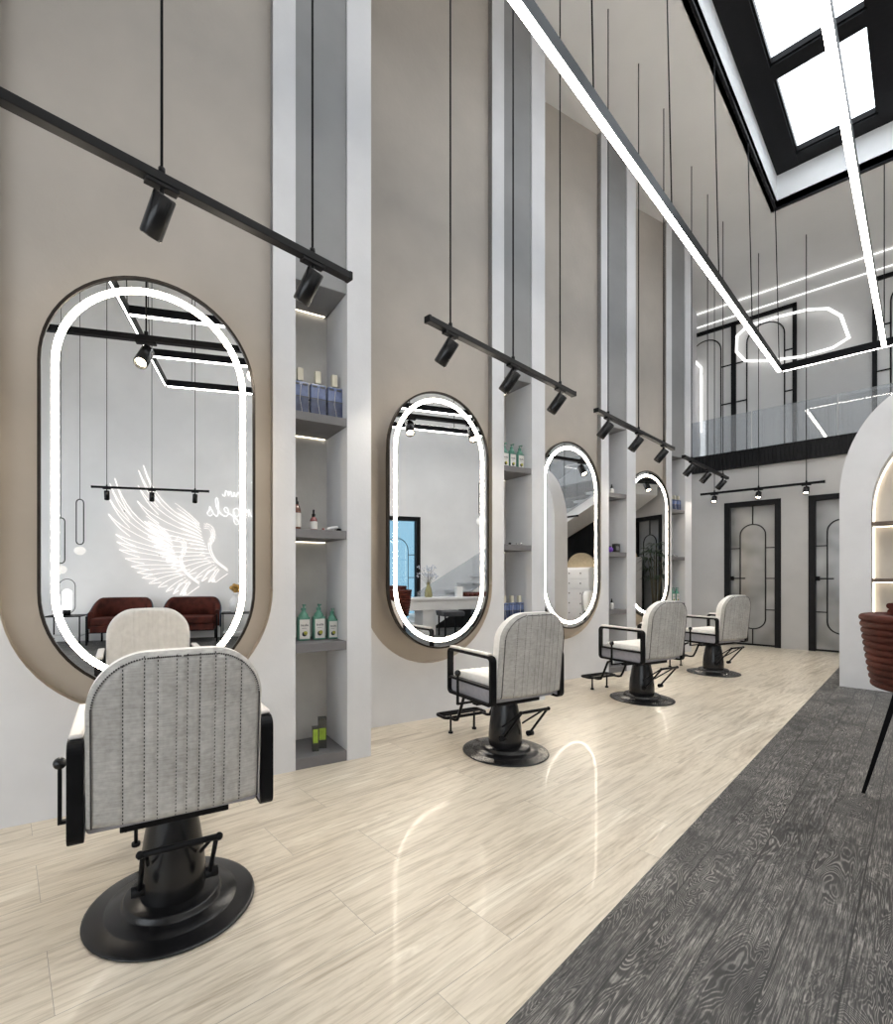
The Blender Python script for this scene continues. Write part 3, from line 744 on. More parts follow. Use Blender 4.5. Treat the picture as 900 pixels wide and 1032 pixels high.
def place(src, k, s, off, z, label, group, rz=0):
    if id(src) in used: o = dup(src, (0, 0, 0))
    else: o = src; used.add(id(src))
    put(o, k, s, off, z, rz); o['label'] = label; o['group'] = group
    o.scale = (1.2, 1, 1.3) if src is b0 and k == 0 else (.84, .84, .86) if 'right of three on the nearest niche third' in label else (1, 1, 1)
    return o
Z1, Z2, Z3, Z4 = [z for _, z in SHN]
gb = 'blue bottles in the niches'; gg = 'green pump bottles in the niches'
for s, w in ((.455, 'left'), (.337, 'middle'), (.222, 'right')):
    place(b0, 0, s, -.10, Z1, 'blue bottle with cream cap, %s of three on the nearest niche top shelf' % w, gb)
for s, w in ((.405, 'left'), (.30, 'middle'), (.205, 'right')):
    place(g0, 0, s, -.18, Z3, 'green pump bottle, %s of three on the nearest niche third shelf' % w, gg)
for s, w in ((.41, 'left'), (.318, 'middle'), (.215, 'right')):
    place(g0, 1, s, -.12, Z1, 'green pump bottle, %s of three on the second niche top shelf' % w, gg)
for s, w in ((.410, 'left'), (.317, 'middle'), (.222, 'right')):
    place(b0, 1, s, -.12, Z3, 'blue bottle, %s of three in the second niche above the chair back' % w, gb)
for s, w in ((.283, 'left'), (.195, 'middle'), (.105+.10, 'right')):
    pass
for s, w in ((.40, 'left'), (.305, 'middle'), (.21, 'right')):
    place(b0, 3, s, -.09, Z1, 'blue bottle, %s of three on the farthest niche top shelf' % w, gb)
for s, w in ((.34, 'left'), (.235, 'right')):
    place(g0, 3, s, -.10, Z3, 'green pump bottle, %s of two on the farthest niche third shelf' % w, gg)
t = dropper(AMBER, .165, .028); t.name = 'pump_bottle'; t['category'] = 'bottle'; place(t, 0, .472, -.12, Z2, 'brown bottle with black top at the left of the nearest niche', 'small bottles in the niches')
place(dropper(PINKB), 0, .36, -.11, Z2, 'small rose bottle with black dropper on the nearest niche second shelf', 'small bottles in the niches')
wd = dropper(LABELM, .085, .024)
place(wd, 2, .306, -.12, Z1, 'white dropper bottle on the third niche top shelf', 'small bottles in the niches')
place(wd, 2, .306, -.12, Z3, 'white dropper bottle on the third shelf of the third niche', 'small bottles in the niches')
place(wd, 2, .306, -.12, Z4, 'white dropper bottle on the bottom shelf of the third niche', 'small bottles in the niches')
t = thing('razor', 'white and black razor lying on the nearest niche second shelf', 'razor')
m = MB(); m.tube([(-.05, 0, .012), (0, .0, .022), (.045, .005, .026)], [.010, .012, .014], 10); m.build('handle', LACQ, t)
m = MB(); m.box(.035, -.022, .0, .06, .026, .022); m.build('razor_head', BLACKM, t, bevel=.004); put(t, 0, .235, -.10, Z2, .3)
t = thing('jar_lid', 'tiny dark red lid on the nearest niche second shelf', 'lid'); m = MB(); m.lathe([(0, 0), (.010, 0), (.010, .013), (.008, .015), (0, .015)], 14); m.build('lid_body', PINKB, t); put(t, 0, .312, -.06, Z2)
t = thing('soap_dish', 'low white dish beside the razor in the nearest niche', 'dish'); m = MB(); m.lathe([(0, 0), (.02, 0), (.030, .012), (.027, .012), (.018, .004), (0, .004)], 20); m.build('dish_bowl', LACQ, t); put(t, 0, .300, -.17, Z2)
for (s, of, w, h, mm, lb) in ((.352, -.10, .042, .155, LIME, 'shorter lime green box with dark edges on the nearest niche bottom shelf'), (.292, -.135, .055, .20, SMOKE, 'taller smoky black box on the nearest niche bottom shelf')):
    t = thing('product_box', lb, 'box', group='boxes in the nearest niche')
    m = MB(); m.box(-w/2, -.02, 0, w/2, .02, h); m.build('box_body', SMOKE, t, bevel=.002)
    m = MB(); m.box(-w/2+.006, -.0212, h*.35 if mm is LIME else h*.28, w/2-.006, -.0202, h*.92 if mm is LIME else h*.66); m.build('front_panel', LIME, t); put(t, 0, s, of, Z4, -.25)
for s, lb in ((.40, 'left'), (.318, 'middle'), (.262, 'right')):
    t = thing('small_cap', 'tiny metal cap, %s of three on the second niche middle shelf' % lb, 'cap', group='tiny caps in the second niche'); m = MB(); m.lathe([(0, 0), (.013, 0), (.013, .016), (.010, .019), (0, .019)], 14); m.build('cap_body', STEEL if lb != 'left' else BLACKM, t); put(t, 1, s, -.05, Z2)
t = thing('purple_jar', 'round purple jar in the third niche', 'jar'); m = MB(); m.sphere((0, 0, .035), .035, 18); m.build('jar_body', PURPLE, t); m = MB(); m.lathe([(0, .066), (.014, .066), (.014, .078), (0, .08)], 14); m.build('lid', BLACKM, t); put(t, 2, .36, -.10, Z2)
t = thing('product_box', 'dark grey box beside the purple jar in the third niche', 'box'); m = MB(); m.box(-.045, -.025, 0, .045, .025, .11); m.build('box_body', SMOKE, t, bevel=.003); m = MB(); m.box(-.03, -.0262, .03, .03, -.0252, .08); m.build('front_panel', SHELFM, t); put(t, 2, .25, -.10, Z2)
t = thing('hair_clipper', 'small steel clipper lying in the farthest niche', 'clipper'); m = MB(); m.box(-.06, -.02, 0, .05, .02, .03); m.build('clipper_body', STEEL, t, bevel=.008, seg=3); m = MB(); m.box(.05, -.016, .004, .07, .016, .02); m.build('blade', BLACKM, t); put(t, 3, .28, -.10, Z2, .2)

# ------------------------------------------------------------------ arched display wall (right)
AY = 7.166
t = thing('arched_display_wall', 'white arched display wall with a glowing round-topped niche', 'display wall', (.057, AY, 0))
def arch(hw, zs, n=40, z0=0, hh=None): return [(-hw, z0)] + [(-hw*cos(pi*i/n), zs+(hh or hw)*sin(pi*i/n)) for i in range(n+1)] + [(hw, z0)]
m = MB()
A = arch(.692, 2.03, hh=1.13); B_ = arch(.443, 1.857, z0=.55, hh=.79)
m.band(A, B_, 0, .30, XZ, faces='fbio', closed=False)
i = [m.V((-.692, 0, 0)), m.V((-.443, 0, .55)), m.V((.443, 0, .55)), m.V((.692, 0, 0))]; m.F(*i)
i = [m.V((-.443, 0, .55)), m.V((.443, 0, .55)), m.V((.443, .30, .55)), m.V((-.443, .30, .55))]; m.F(*i)
i = [m.V((-.692, .30, 0)), m.V((-.443, .30, .55)), m.V((.443, .30, .55)), m.V((.692, .30, 0))]; m.F(*i)
m.build('arch_body', WHITEW, t)
m = MB(); m.prism(arch(.455, 1.857, z0=.5, hh=.80), .28, .30, XZ); m.build('niche_back', WARMN, t)
for zz in (1.15, 1.745):
    m = MB(); m.box(-.441, .02, zz-.018, .441, .278, zz+.018); sh = m.build('shelf', BROWNS, t, bevel=.003)
    m = MB(); m.box(-.42, .235, zz-.028, .42, .245, zz-.0185); m.build('led_strip', LEDS, sh)
m = MB(); P = [(p[0]*.985, .0 + p[1]) for p in arch(.443, 1.857, z0=.56, hh=.79)]
m.tube([(p[0]*.995, .26, p[1]-.008) for p in P], .007, 6); m.build('led_edge', LEDS, t)

# ------------------------------------------------------------------ channel tufted barrel chair (right foreground)
def ring_roll(mb, r, z, h, a0=0, a1=2*pi, n=56, cx=0, cy=0, d=.09):
    # one horizontal upholstery roll: closed profile swept round
    prof = [(-d, -h/2)] + [(-h*.42+h*.5*cos(q)+0, h*.5*sin(q)) for q in [(-pi/2+pi*i/8) for i in range(9)]] + [(-d, h/2)]
    full = abs(a1-a0-2*pi) < 1e-6; cnt = n if full else n+1; rg = []
    mb.smooth = True
    for i in range(cnt):
        a = a0+(a1-a0)*i/n
        rg.append([mb.V((cx+(r+p[0])*cos(a), cy+(r+p[0])*sin(a), z+p[1])) for p in prof])
    for i in range(cnt if full else cnt-1):
        A_, B2 = rg[i], rg[(i+1) % cnt]
        for j in range(len(prof)): q = (j+1) % len(prof); mb.F(A_[j], B2[j], B2[q], A_[q])
    mb.smooth = False
    if not full: mb.F(*rg[0]); mb.F(*reversed(rg[-1]))
BC = Vector((.075, 3.50, 0))
t = thing('tufted_barrel_chair', 'dark red ribbed barrel stool on slanted black legs at the right edge', 'stool', BC)
m = MB(); n = 11; h0, h1 = .645, 1.005; hh_ = (h1-h0)/n
for i in range(n):
    f_ = (i+.5)/n; ring_roll(m, .262+.048*f_**.8, h0+hh_*(i+.5), hh_*1.08, d=.09)
m.lathe([(0, h0+.005), (.24, h0+.005), (.25, h0+.02)], 40)
m.build('barrel_body', VELVET, t)
m = MB(); m.lathe([(0, 1.0), (.16, 1.0), (.20, .993), (.225, .975), (.225, .95), (0, .95)], 40); m.build('seat_cushion', VELVET, t)
m = MB()
for i in range(2): ring_roll(m, .235+.004*i, 1.012+.030*i, .032, radians(0), radians(152), 40, d=.06)
m.build('backrest', VELVET, t)
for (x, y) in ((-.308, .244), (.30, .28), (.02, -.30), (.34, -.10)):
    tx, ty = x*.52, y*.45
    m = MB(); m.tube([(tx, ty, .66), (x, y, 0)], [.018, .011], 4, sq=True); m.build('leg', BLACKM, t)

# ------------------------------------------------------------------ burgundy armchairs (seen in the nearest mirror)
def tub_chair():
    t = thing('tub_armchair', '', 'armchair')
    # local: front towards -Y, width along X
    W, Dp = .50, .36
    def path(s):   # s 0..1 round the U from right front to left front
        a = -radians(12)+s*radians(204)
        ex = 2.6; c, s_ = cos(a), sin(a)
        return (W*abs(c)**(2/ex)*(1 if c > 0 else -1), Dp*abs(s_)**(2/ex)*(1 if s_ > 0 else -1)*1.0)
    def hz(s): q = max(0, min(1, (min(s, 1-s)-.02)/.26)); q = q*q*(3-2*q); return .56+.24*q
    for nm, r0, r1, mat, inset in (('backrest', 0, -.085, VELVET, 0), ('outer_shell', .018, .0, BLUEV, .02)):
        m = MB(); m.smooth = True; rg = []
        for i in range(61):
            s = i/60; x, y = path(s); l = math.hypot(x, y); ux, uy = x/l, y/l; h = hz(s)-inset
            if nm == 'backrest':
                pr = [(r0, .27), (r0, h-.03), (r0-.012, h-.008), (-.042, h), (r1+.012, h-.008), (r1, h-.03), (r1, .27)]
            else: pr = [(r0, .25), (r0, h-.01), (.001, h), (.001, .25)]
            rg.append([m.V((x+ux*p[0], y+uy*p[0], p[1])) for p in pr])
        for a, b_ in zip(rg, rg[1:]):
            for j in range(len(a)): q = (j+1) % len(a); m.F(a[j], b_[j], b_[q], a[q])
        m.smooth = False; m.F(*rg[0]); m.F(*reversed(rg[-1])); m.build(nm, mat, t)
    m = MB(); pts = [(x*.83, y*.78) for x, y in [path(s/30) for s in range(31)]]; pts = [(.40, -.30)]+[p for p in pts if p[1] > -.2]+[(-.40, -.30)]
    m.prism(pts, .33, .46, lambda u, v, d: (u, v, d)); m.build('seat_cushion', VELVET, t, bevel=.03, seg=4)
    m = MB(); m.prism([(p[0]*1.02, p[1]) for p in pts], .22, .328, lambda u, v, d: (u, v, d)); m.build('seat_frame', VELVET, t, bevel=.01)
    for x, y in ((-.46, -.27), (.46, -.27), (-.38, .27), (.38, .27)):
        m = MB(); m.box(x-.014, y-.014, 0, x+.014, y+.014, .26 if y > 0 else .50); m.build('leg', BLACKM, t)
    m = MB(); m.box(-.46, -.28, .205, .46, -.26, .222); m.build('front_rail', BLACKM, t)
    return t
s0 = tub_chair()
s0.location = (4.36, .04, 0); s0.rotation_euler = (0, 0, -pi/2); s0['label'] = 'burgundy velvet tub armchair beside the flower table, seen in the nearest mirror'; s0['group'] = 'burgundy tub armchairs'
dup(s0, (4.36, -1.14, 0), -pi/2, 'burgundy velvet tub armchair beside the lamp table, partly behind the reflected chair', 'burgundy tub armchairs')
def side_table(x, y, w, label):
    t = thing('side_table', label, 'table', (x, y, 0), group='slim black side tables')
    m = MB(); m.box(-.22, -w/2, .49, .22, w/2, .508); m.build('table_top', BLACKM, t)
    m = MB(); m.box(-.18, -w/2+.04, .14, .18, w/2-.04, .158); m.build('lower_shelf', LACQ, t)
    for sx in (-1, 1):
        for sy in (-1, 1): m = MB(); m.box(sx*.21-.009, sy*(w/2-.012)-.009, 0, sx*.21+.009, sy*(w/2-.012)+.009, .49); m.build('leg', BLACKM, t)
side_table(4.35, -1.99, .56, 'slim black side table under the glowing lamp'); side_table(4.35, .84, .56, 'slim black side table carrying the white vase with golden blooms')
t = thing('table_lamp', 'table lamp with glowing upright tube inside a thin black loop', 'lamp', (4.35, -1.98, .5085))
m = MB(); m.lathe([(0, 0), (.055, 0), (.055, .09), (0, .09)], 20); m.build('lamp_base', BLACKM, t)
m = MB(); m.lathe([(0, .09)]+[(.07, .09+.01)]+[(.075, .14), (.075, .38)]+[(.075*cos(a), .38+.075*sin(a)) for a in [pi/2*i/6 for i in range(1, 6)]]+[(0, .455)], 20); m.build('lamp_tube', LAMPG, t)
m = MB(); m.tube([(0, p[0], p[1]) for p in stadium(0, .33, .125, .30, 12)], .006, 6, closed=True); m.build('loop_frame', BLACKM, t)
t = thing('flower_vase', 'white vase topped with golden blooms on the slim side table', 'vase', (4.30, .82, .5085))
m = MB(); m.lathe([(0, 0), (.08, 0), (.12, .06), (.13, .16), (.10, .27), (.05, .31), (.06, .34), (.045, .34), (0, .30)], 24); m.build('vase_body', LACQ, t)
m = MB()
for i in range(16):
    a, r_ = random.random()*6.28, random.random()*.11; m.sphere((r_*cos(a), r_*sin(a), .40+random.random()*.11), .035+random.random()*.015, 8)
m.build('blooms', GOLD, t)
# pendants
def pendant(x, y, zball, lb, r=.085):
    t = thing('globe_pendant', lb, 'pendant lamp', (x, y, zball-r), group='pendants with a white globe and a long black loop')
    m = MB(); m.sphere((0, 0, r), r, 20, (1, 1, .85)); m.build('globe', GLOBE, t)
    m = MB(); m.tube([(0, p[0], p[1]) for p in stadium(0, r*2+.40, .055, .38, 8)], .009, 6, closed=True); m.build('loop_frame', BLACKM, t)
    m = MB(); m.cyl((0, 0, r*2+.78), (0, 0, HC-zball+r), .0045, 6); m.lathe([(.05, HC-zball+r-.02), (.05, HC-zball+r), (0, HC-zball+r)], 16); m.build('cable', BLACKM, t)
pendant(4.0, -1.67, 1.62, 'higher globe pendant to the left of the neon wings in the nearest mirror')
pendant(4.0, -1.95, 1.30, 'lower globe pendant above the lamp table in the nearest mirror')
pendant(3.6, 6.87, 2.44, 'globe pendant at the right edge of the second mirror', .11)

# ------------------------------------------------------------------ neon wings and lettering on the right wall
HM = (.0162846, 0, -3.16025, -.000525489, -.0174786, 11.3376, -.000437908, 0)
WX = 4.765
def wpt(px, py):
    w = HM[6]*px+HM[7]*py+1
    return ((HM[0]*px+HM[1]*py+HM[2])/w, (HM[3]*px+HM[4]*py+HM[5])/w)
def bez(a, b_, c, n=9): return [((1-t_)**2*a[0]+2*t_*(1-t_)*b_[0]+t_*t_*c[0], (1-t_)**2*a[1]+2*t_*(1-t_)*b_[1]+t_*t_*c[1]) for t_ in [i/n for i in range(n+1)]]
NR = .0040
def neon_path(m, pts, r=NR): m.tube([(0, *wpt(*p)) for p in pts], r, 5)
wing_t = thing('neon_wings', 'pair of glowing white neon angel wings on the right wall', 'neon sign', (WX, 0, 0))
def wing(dx, dy):
    m = MB(); o = lambda p: (p[0]+dx, p[1]+dy)
    tips = [(115.5,482),(110.5,487),(109.8,502),(109,518),(116.5,538.5),(117.5,546),(120,554),(126,563),(132,571),(138,577),(143,582.5),(150,588),(159,592),(167,596.5),(174,599),(181,600),(185,600)]
    roots = [(169,541),(170,545),(171,549),(172,553),(173,556),(174,560),(175,563),(176,567),(177,570),(178,573),(180,576),(182,578),(184,580),(187,582),(189,584),(191,586),(192,587)]
    n = len(tips)
    for i, (tp, rt) in enumerate(zip(tips, roots)):
        bend = max(0, 1-i/7)
        for sd in (-1, 1):
            wd_ = 2.6 if i < 13 else 1.6
            c = (rt[0]+(tp[0]-rt[0])*(.62+.13*bend), rt[1]+(tp[1]-rt[1])*(.5-.28*bend)+sd*wd_)
            q = (c[0], c[1]+(3 if i > 3 else 5))
            full = bez(rt if sd < 0 else (rt[0]+.4, rt[1]+2.6), c if sd < 0 else q, tp)
            neon_path(m, [o(p) for p in (full if sd < 0 else full[5:])], NR)
    mid = [(147,520),(149,525),(150,530),(151,535),(152,540),(153,545),(155,551),(159,557),(163,562),(168,567),(172,572),(177,576),(181,580)]
    mr = [(172,541),(172,543),(173,546),(174,549),(174,552),(175,555),(176,558),(177,561),(179,564),(180,567),(182,571),(184,575),(187,580)]
    for tp, rt in zip(mid, mr):
        neon_path(m, [o(p) for p in bez(rt, (rt[0]*.5+tp[0]*.5, rt[1]*.5+tp[1]*.5-2), tp, 6)], NR*.85)
    for r_ in range(3):      # scalloped shoulder
        pts = []
        for j in range(19):
            a = radians(100+r_*4-j*9); R_ = 9.5-r_*1.8; pts.append(o((178.5+R_*cos(a)*(.95)+(0.6 if j % 2 else -.6), 552-R_*sin(a)*1.15+(.5 if j % 2 else -.5))))
        neon_path(m, pts, NR*.8)
    neon_path(m, [o(p) for p in bez((181, 560), (180.5, 571), (189, 580))+bez((189, 580), (194, 584), (200.5, 588.5))[1:]])
    neon_path(m, [o(p) for p in bez((183, 559), (182.5, 570), (190, 579))+bez((190, 579), (195, 583), (200.5, 587))[1:]])
    neon_path(m, [o(p) for p in ((200.5, 591), (192, 597), (188, 600), (186, 598))])
    neon_path(m, [o(p) for p in ((184, 600), (188, 587), (181, 588), (174, 599))], NR*.8)
    w = m.build('wing', NEON, wing_t)
    m = MB()
    for p in ((125, 515), (160, 560), (185, 583)):
        y_, z_ = wpt(*o(p)); m.cyl((0, y_, z_), (XR-WX-.0003, y_, z_), .01, 8)
    m.build('wall_standoff', STEEL, w)
wing(0, 0); wing(29, -13)
# cursive lettering, reads left to right for someone facing the wall (towards -Y)
t = thing('neon_lettering', 'glowing cursive neon words your own angels beside the wings', 'neon sign', (WX, 0, 0))
GL = {'a': ([[(.62,.72),(.3,.85),(.05,.45),(.25,0),(.55,.15),(.66,.75),(.62,.2),(.8,.02),(1,.25)]], 1.0),
 'n': ([[(0,.25),(.12,.75),(.15,.05),(.2,.5),(.5,.8),(.6,.45),(.62,.1),(.8,.02),(1,.25)]], 1.0),
 'g': ([[(.62,.72),(.3,.85),(.05,.45),(.25,0),(.55,.15),(.66,.75),(.6,-.5),(.35,-.85),(.1,-.6),(.5,-.15),(1,.25)]], 1.0),
 'e': ([[(0,.25),(.45,.45),(.55,.78),(.3,.88),(.12,.4),(.35,0),(.65,.05),(.9,.25)]], .9),
 'l': ([[(0,.25),(.4,.9),(.5,1.7),(.3,1.75),(.2,.8),(.3,.05),(.5,0),(.7,.25)]], .7),
 's': ([[(0,.25),(.35,.9),(.38,.6),(.6,.25),(.35,-.02),(.1,.12)]], .8),
 'o': ([[(.45,.8),(.1,.6),(.1,.15),(.4,0),(.7,.3),(.6,.75),(.4,.78),(.65,.6),(1,.65)]], 1.0),
 'w': ([[(0,.65),(.1,.1),(.3,.02),(.48,.6),(.55,.1),(.78,.02),(.95,.7),(1.15,.6)]], 1.15),
 'y': ([[(0,.75),(.1,.3),(.35,.25),(.6,.75),(.5,-.4),(.3,-.8),(.1,-.5),(.6,-.05),(1,.25)]], 1.0),
 'u': ([[(0,.75),(.05,.15),(.3,0),(.6,.3),(.62,.75),(.62,.15),(.8,.02),(1,.25)]], 1.0),
 'r': ([[(0,.25),(.2,.85),(.45,.75),(.5,.3),(.6,.02),(.9,.25)]], .9)}
def smoothp(p, n=4):
    out = []
    for i in range(len(p)-1):
        a = p[max(0, i-1)]; b_ = p[i]; c = p[i+1]; d = p[min(len(p)-1, i+2)]
        for k in range(n):
            u = k/n; out.append(tuple(.5*((2*b_[j])+(-a[j]+c[j])*u+(2*a[j]-5*b_[j]+4*c[j]-d[j])*u*u+(-a[j]+3*b_[j]-3*c[j]+d[j])*u**3) for j in (0, 1)))
    return out+[p[-1]]
for word, ystart, zb_, h in (('your', 1.55, 3.02, .12), ('own', .95, 2.75, .13), ('angels', 1.25, 2.36, .19)):
    m = MB(); yv = ystart
    for ch in word:
        st, adv = GL[ch]
        for s in st: m.tube([(0, yv-p[0]*h, zb_+p[1]*h) for p in smoothp(s)], .006, 5)
        yv -= adv*h
    m.cyl((0, ystart-.3*h, zb_+.3*h), (XR-WX-.0003, ystart-.3*h, zb_+.3*h), .006, 6)
    m.build('neon_word', NEONC, t)

# ------------------------------------------------------------------ entrance door, counter, stools, stair, chests, palm
d = bpy.data.objects.new('door_4', None); C.objects.link(d); struct(d); d.location = (XR, 0, 0)
m = MB(); m.band([(EY0, 0), (EY0, EZ), (EY1, EZ), (EY1, 0)], [(EY0+.11, 0), (EY0+.11, EZ-.10), (EY1-.11, EZ-.10), (EY1-.11, 0)], -.02, .12, YZ, closed=False); m.build('door_frame', BLACKW, d)
m = MB(); m.box(.05, EY0+.11, .0, .06, EY1-.11, EZ-.10); m.build('door_pane', DOORG, d)
cy = (EY0+EY1)/2; m = MB(); m.tube([(.04, p[0], p[1]) for p in stadium(cy, 1.15, .30, .95, 14)], .009, 6, closed=True); m.box(.032, cy-.008, 2.1, .048, cy+.008, EZ-.1)
for zz in (1.15, .6, 1.7): m.box(.032, EY0+.11, zz-.008, .048, cy-.3, zz+.008); m.box(.032, cy+.3, zz-.008, .048, EY1-.11, zz+.008)
m.build('door_muntin', BLACKW, d)

t = thing('reception_counter', 'long white counter seen in the second mirror', 'counter', (3.05, 5.6, 0))
m = MB(); m.box(-.27, -1.25, .70, .27, 1.45, .75); m.build('counter_top', LACQ, t, bevel=.006)
m = MB(); m.box(-.25, -1.22, .50, .25, 1.42, .70); m.build('apron', LACQ, t, bevel=.004)
for y_ in (-1.2, -.45, 1.38):
    m = MB(); m.box(-.23, y_-.03, 0, .23, y_+.03 if y_ != -.45 else y_+.25, .50); m.build('support_panel', LACQ, t)
def stool(y, lb):
    t = thing('square_stool', lb, 'stool', (2.55, y, 0), group='dark stools at the white counter')
    m = MB(); m.box(-.19, -.23, .40, .19, .23, .50); m.build('seat', SEATD, t, bevel=.025, seg=3)
    for sx in (-1, 1):
        for sy in (-1, 1): m = MB(); m.box(sx*.15-.013, sy*.18-.013, 0, sx*.15+.013, sy*.18+.013, .40); m.build('leg', BLACKM, t)
SEATD = simple('charcoal_leather', (.035, .037, .045), .45, var=.15, scale=30)
stool(5.60, 'dark grey square stool below the vase on the counter'); stool(6.38, 'dark stool at the far end of the white counter')
t = thing('bud_vase', 'olive glass vase with pale blue airy blooms on the white counter', 'vase', (3.1, 5.36, .7505))
m = MB(); m.lathe([(0, 0), (.075, 0), (.085, .04), (.07, .15), (.035, .25), (.03, .29), (.04, .31), (.03, .31), (.02, .26), (0, .24)], 20); m.build('vase_body', GREENV, t)
m = MB(); tips_ = []
for i in range(26):
    a = random.random()*6.28; sp = .06+random.random()*.2; hh_ = .40+random.random()*.26
    e = Vector((sp*cos(a), sp*sin(a), hh_)); m.tube([(0, 0, .2), tuple(e*.5+Vector((0, 0, .14))), tuple(e)], .0022, 4, caps=False); tips_.append(e)
m.build('stems', STEMM, t)
m = MB()
for e in tips_:
    for j in range(5): m.sphere(e+Vector([random.uniform(-.035, .035) for _ in range(3)]), .012, 6)
bl = m.build('blooms', BLOOM, t)
t = thing('polish_rack', 'dark red row of small bottles on the white counter', 'rack', (3.12, 6.48, .7505))
m = MB(); m.box(-.09, -.28, 0, .09, .28, .02); m.box(.07, -.28, .02, .09, .28, .09); m.build('tray', VELVET, t)
for i in range(10): m = MB(); m.lathe([(0, .02), (.016, .02), (.016, .06), (.007, .065), (.007, .11), (0, .11)], 10, c=(0, -.25+.055*i, 0)); m.build('polish_bottle', PINKB if i % 2 else AMBER, t)
t = thing('tissue_box', 'small white box standing on the counter behind the vase', 'box', (3.1, 6.06, .7505)); m = MB(); m.box(-.05, -.07, 0, .05, .07, .21); m.build('box_body', LACQ, t, bevel=.006); m = MB(); m.box(-.052, -.05, .205, .03, .05, .215); m.build('lid', LACQ, t)

t = thing('staircase', 'staircase with glass balustrade climbing the right wall and turning along the back wall', 'stairs', (4.3, 6.0, 0))
def loc(p): return Vector(p)-Vector((4.3, 6.0, 0))
LZ1 = 1.42
def z1(y): return .35+.546*(y-5.9)
ya = 5.45; yb_ = 7.86
f1 = lambda u, v, d: loc((d, u, v))
m = MB(); m.prism([(ya, 0), (ya, z1(ya)+.03), (yb_, LZ1-.01), (yb_, LZ1-.20), (ya+.35, 0)], 3.97, 4.79, f1); m.build('stair_slab', OPPW, t)
m = MB(); a_, b_ = loc((3.97, yb_, LZ1-.20)), loc((4.79, 10.15, LZ1)); m.box(a_.x, a_.y, a_.z, b_.x, b_.y, b_.z); m.build('landing', OPPW, t)
for i in range(7):
    y_ = ya+.02+(yb_-ya-.02)*i/7; zz = z1(y_)+.17
    a_, b_ = loc((3.97, y_, zz-.045)), loc((4.79, y_+.36, zz)); m = MB(); m.box(a_.x, a_.y, a_.z, b_.x, b_.y, b_.z); m.build('tread', LACQ, t)
def z2(x): return LZ1+.42*(3.9-x)
xe = -.08
f2 = lambda u, v, d: loc((u, d, v))
m = MB(); m.prism([(3.97, LZ1), (3.97, LZ1-.2), (3.8, LZ1-.2), (xe, z2(xe)-.22), (xe, z2(xe))], 9.38, 10.12, f2); m.build('stair_slab', OPPW, t)
for i in range(12):
    x_ = 3.9-(3.9-xe)*i/12; zz = z2(x_)+.14
    a_, b_ = loc((x_-.36, 9.38, zz-.045)), loc((x_, 10.12, zz)); m = MB(); m.box(a_.x, a_.y, a_.z, b_.x, b_.y, b_.z); m.build('tread', LACQ, t)
m = MB(); m.prism([(ya, z1(ya)), (yb_, LZ1-.02), (9.34, LZ1-.02), (9.34, LZ1+.80), (yb_, LZ1+.80), (ya, z1(ya)+.72)], 3.945, 3.957, f1); m.build('glass_balustrade', RAILG, t)
m = MB(); m.prism([(3.93, z2(3.93)-.05), (xe, z2(xe)-.05), (xe, z2(xe)+.82), (3.93, z2(3.93)+.82)], 9.345, 9.357, f2); m.build('glass_balustrade', RAILG, t)
m = MB(); m.prism([(ya+.36, 0), (yb_, LZ1-.205), (9.38, LZ1-.205), (9.38, 0)], 3.98, 4.05, f1); m.build('under_stair_panel', DARKWALL, t)
m = MB(); m.box(.72, YB-.035, 0, 4.78, YB-.001, 3.05); struct(m.build('trim_4', DARKWALL))

def chest(x, y, w, h, lb, dp=.2):
    t = thing('chest_of_drawers', lb, 'chest of drawers', (x, y, 0), pi/2, group='white chests below the stairs')
    m = MB(); m.box(-dp, -w/2, 0, dp, w/2, h); m.build('carcass', LACQ, t)
    n = 6; hh = (h-.04)/n
    for i in range(n):
        m = MB(); m.box(-dp-.022, -w/2+.01, .02+hh*i, -dp-.0005, w/2-.01, .02+hh*(i+1)-.012); dr = m.build('drawer', LACQ, t, bevel=.003)
        for s_ in (-.2, .2): m = MB(); m.sphere((-dp-.034, s_*w, .02+hh*(i+.5)), .014, 10); m.build('knob', BLACKM, dr)
    m = MB(); r_ = w/2; m.prism([(-r_, h)]+[(-r_*cos(pi*i/24), h+r_*.85*sin(pi*i/24)) for i in range(1, 24)]+[(r_, h)], -.05, .0, YZ); m.build('arched_top_panel', RATTAN, t)
chest(1.15, 9.93, .78, 1.38, 'wide white chest of drawers with an arched beige panel on top'); chest(.52, 10.0, .34, 1.60, 'narrow tall white chest beside the wide arched one', .12)
t = thing('ottoman', 'low round orange ottoman in front of the white chest', 'ottoman', (1.25, 9.1, 0)); m = MB(); m.lathe([(0, .04), (.26, .04), (.29, .08), (.29, .28), (.25, .33), (0, .34)], 32); m.build('cushion', ORANGE, t); m = MB(); m.lathe([(0, 0), (.24, 0), (.24, .045), (0, .045)], 32); m.build('plinth', BLACKM, t)

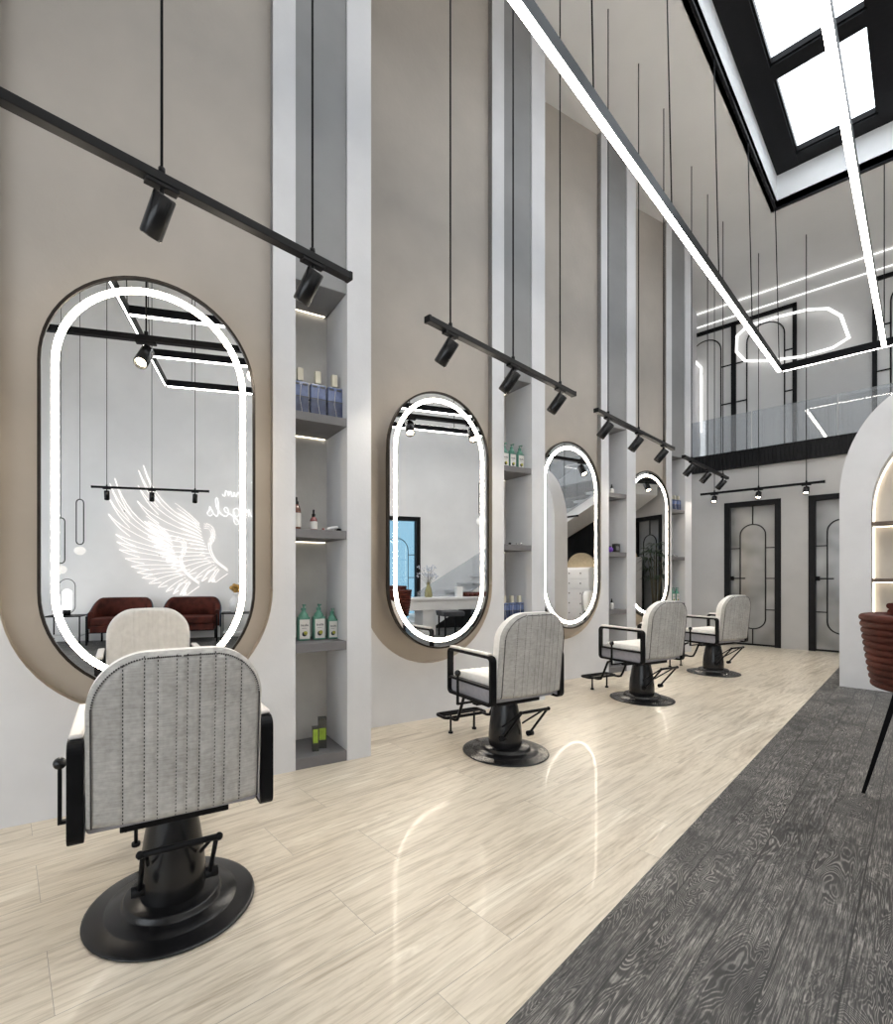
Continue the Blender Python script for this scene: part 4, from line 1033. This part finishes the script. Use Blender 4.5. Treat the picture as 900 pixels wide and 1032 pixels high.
t = thing('potted_palm', 'dark leafy potted palm by the back wall, seen in the farthest mirror', 'plant', (-.38, 9.79, 0))
m = MB(); m.lathe([(0, 0), (.15, 0), (.20, .30), (.21, .36), (.19, .36), (.17, .32), (0, .31)], 28); m.build('pot', BLACKG, t)
m = MB(); st = []
for i in range(9):
    a = i*2.4; L_ = .55+.14*(i % 4)+.2*random.random(); e = Vector((.15*cos(a), .12*sin(a), .42+L_*1.25)); st.append((e, a))
    m.tube([(0.04*cos(a), .04*sin(a), .31), tuple(e*.55+Vector((0, 0, .16))), tuple(e)], [.010, .008, .005], 6)
m.build('stem', STEMM, t)
m = MB()
for e, a in st:
    for j in range(13):
        q = a-2.3+4.6*j/12+random.uniform(-.1, .1); ln = .22+random.random()*.08; el = random.uniform(-.1, .5)
        dr = Vector((cos(q)*cos(el), sin(q)*cos(el), sin(el))); sd = Vector((-sin(q), cos(q), 0))*.017
        p0 = e; p1 = e+dr*ln*.5+Vector((0, 0, .02)); p2 = e+dr*ln+Vector((0, 0, -.08))
        i_ = [m.V(p0), m.V(p1-sd), m.V(p2), m.V(p1+sd), m.V(p1+Vector((0, 0, .008)))]
        m.F(i_[0], i_[1], i_[4]); m.F(i_[1], i_[2], i_[4]); m.F(i_[2], i_[3], i_[4]); m.F(i_[3], i_[0], i_[4])
m.build('fronds', LEAFM, t)

# ------------------------------------------------------------------ daylight, camera, output
w = bpy.data.worlds.new('world'); SC.world = w; w.use_nodes = True
bg = w.node_tree.nodes['Background']; bg.inputs[0].default_value = (.93, .97, 1.0, 1); bg.inputs[1].default_value = 4.0
def portal(loc, rot, sx, sy):
    l = bpy.data.lights.new('daylight_portal', 'AREA'); l.shape = 'RECTANGLE'; l.size = sx; l.size_y = sy; l.cycles.is_portal = True
    o = bpy.data.objects.new('daylight_portal', l); C.objects.link(o); o.location = loc; o.rotation_euler = rot
portal(((SX0+SX1)/2, (SY0+SY1)/2, SZ+.2), (0, 0, 0), SX1-SX0, SY1-SY0)
portal((.7, -4.15, 1.77), (-pi/2, 0, 0), 5.8, 2.9)
portal((XR+.14, cy, 1.25), (0, pi/2, 0), 2.5, 1.1)

a = math.atan((932-402)/499.63)
cam = bpy.data.cameras.new('camera'); co = bpy.data.objects.new('camera', cam); C.objects.link(co)
cam.sensor_fit = 'HORIZONTAL'; cam.sensor_width = 36; cam.lens = 499.63/900*36; cam.shift_x = (450-402)/900; cam.shift_y = 64/900; cam.clip_start = .05
co.location = (0, 0, H); co.rotation_euler = (pi/2, 0, a)
SC.camera = co
SC.view_settings.view_transform = 'Standard'; SC.view_settings.look = 'None'; SC.view_settings.gamma = 1; SC.view_settings.use_curve_mapping = False
SC.view_settings.exposure = 0.1
SC.cycles.use_denoising = True
SC.cycles.max_bounces = 10; SC.cycles.diffuse_bounces = 5; SC.cycles.glossy_bounces = 6; SC.cycles.transparent_max_bounces = 16
SC.cycles.sample_clamp_indirect = 6.0; SC.cycles.caustics_reflective = False; SC.cycles.caustics_refractive = False
SC.cycles.blur_glossy = .5
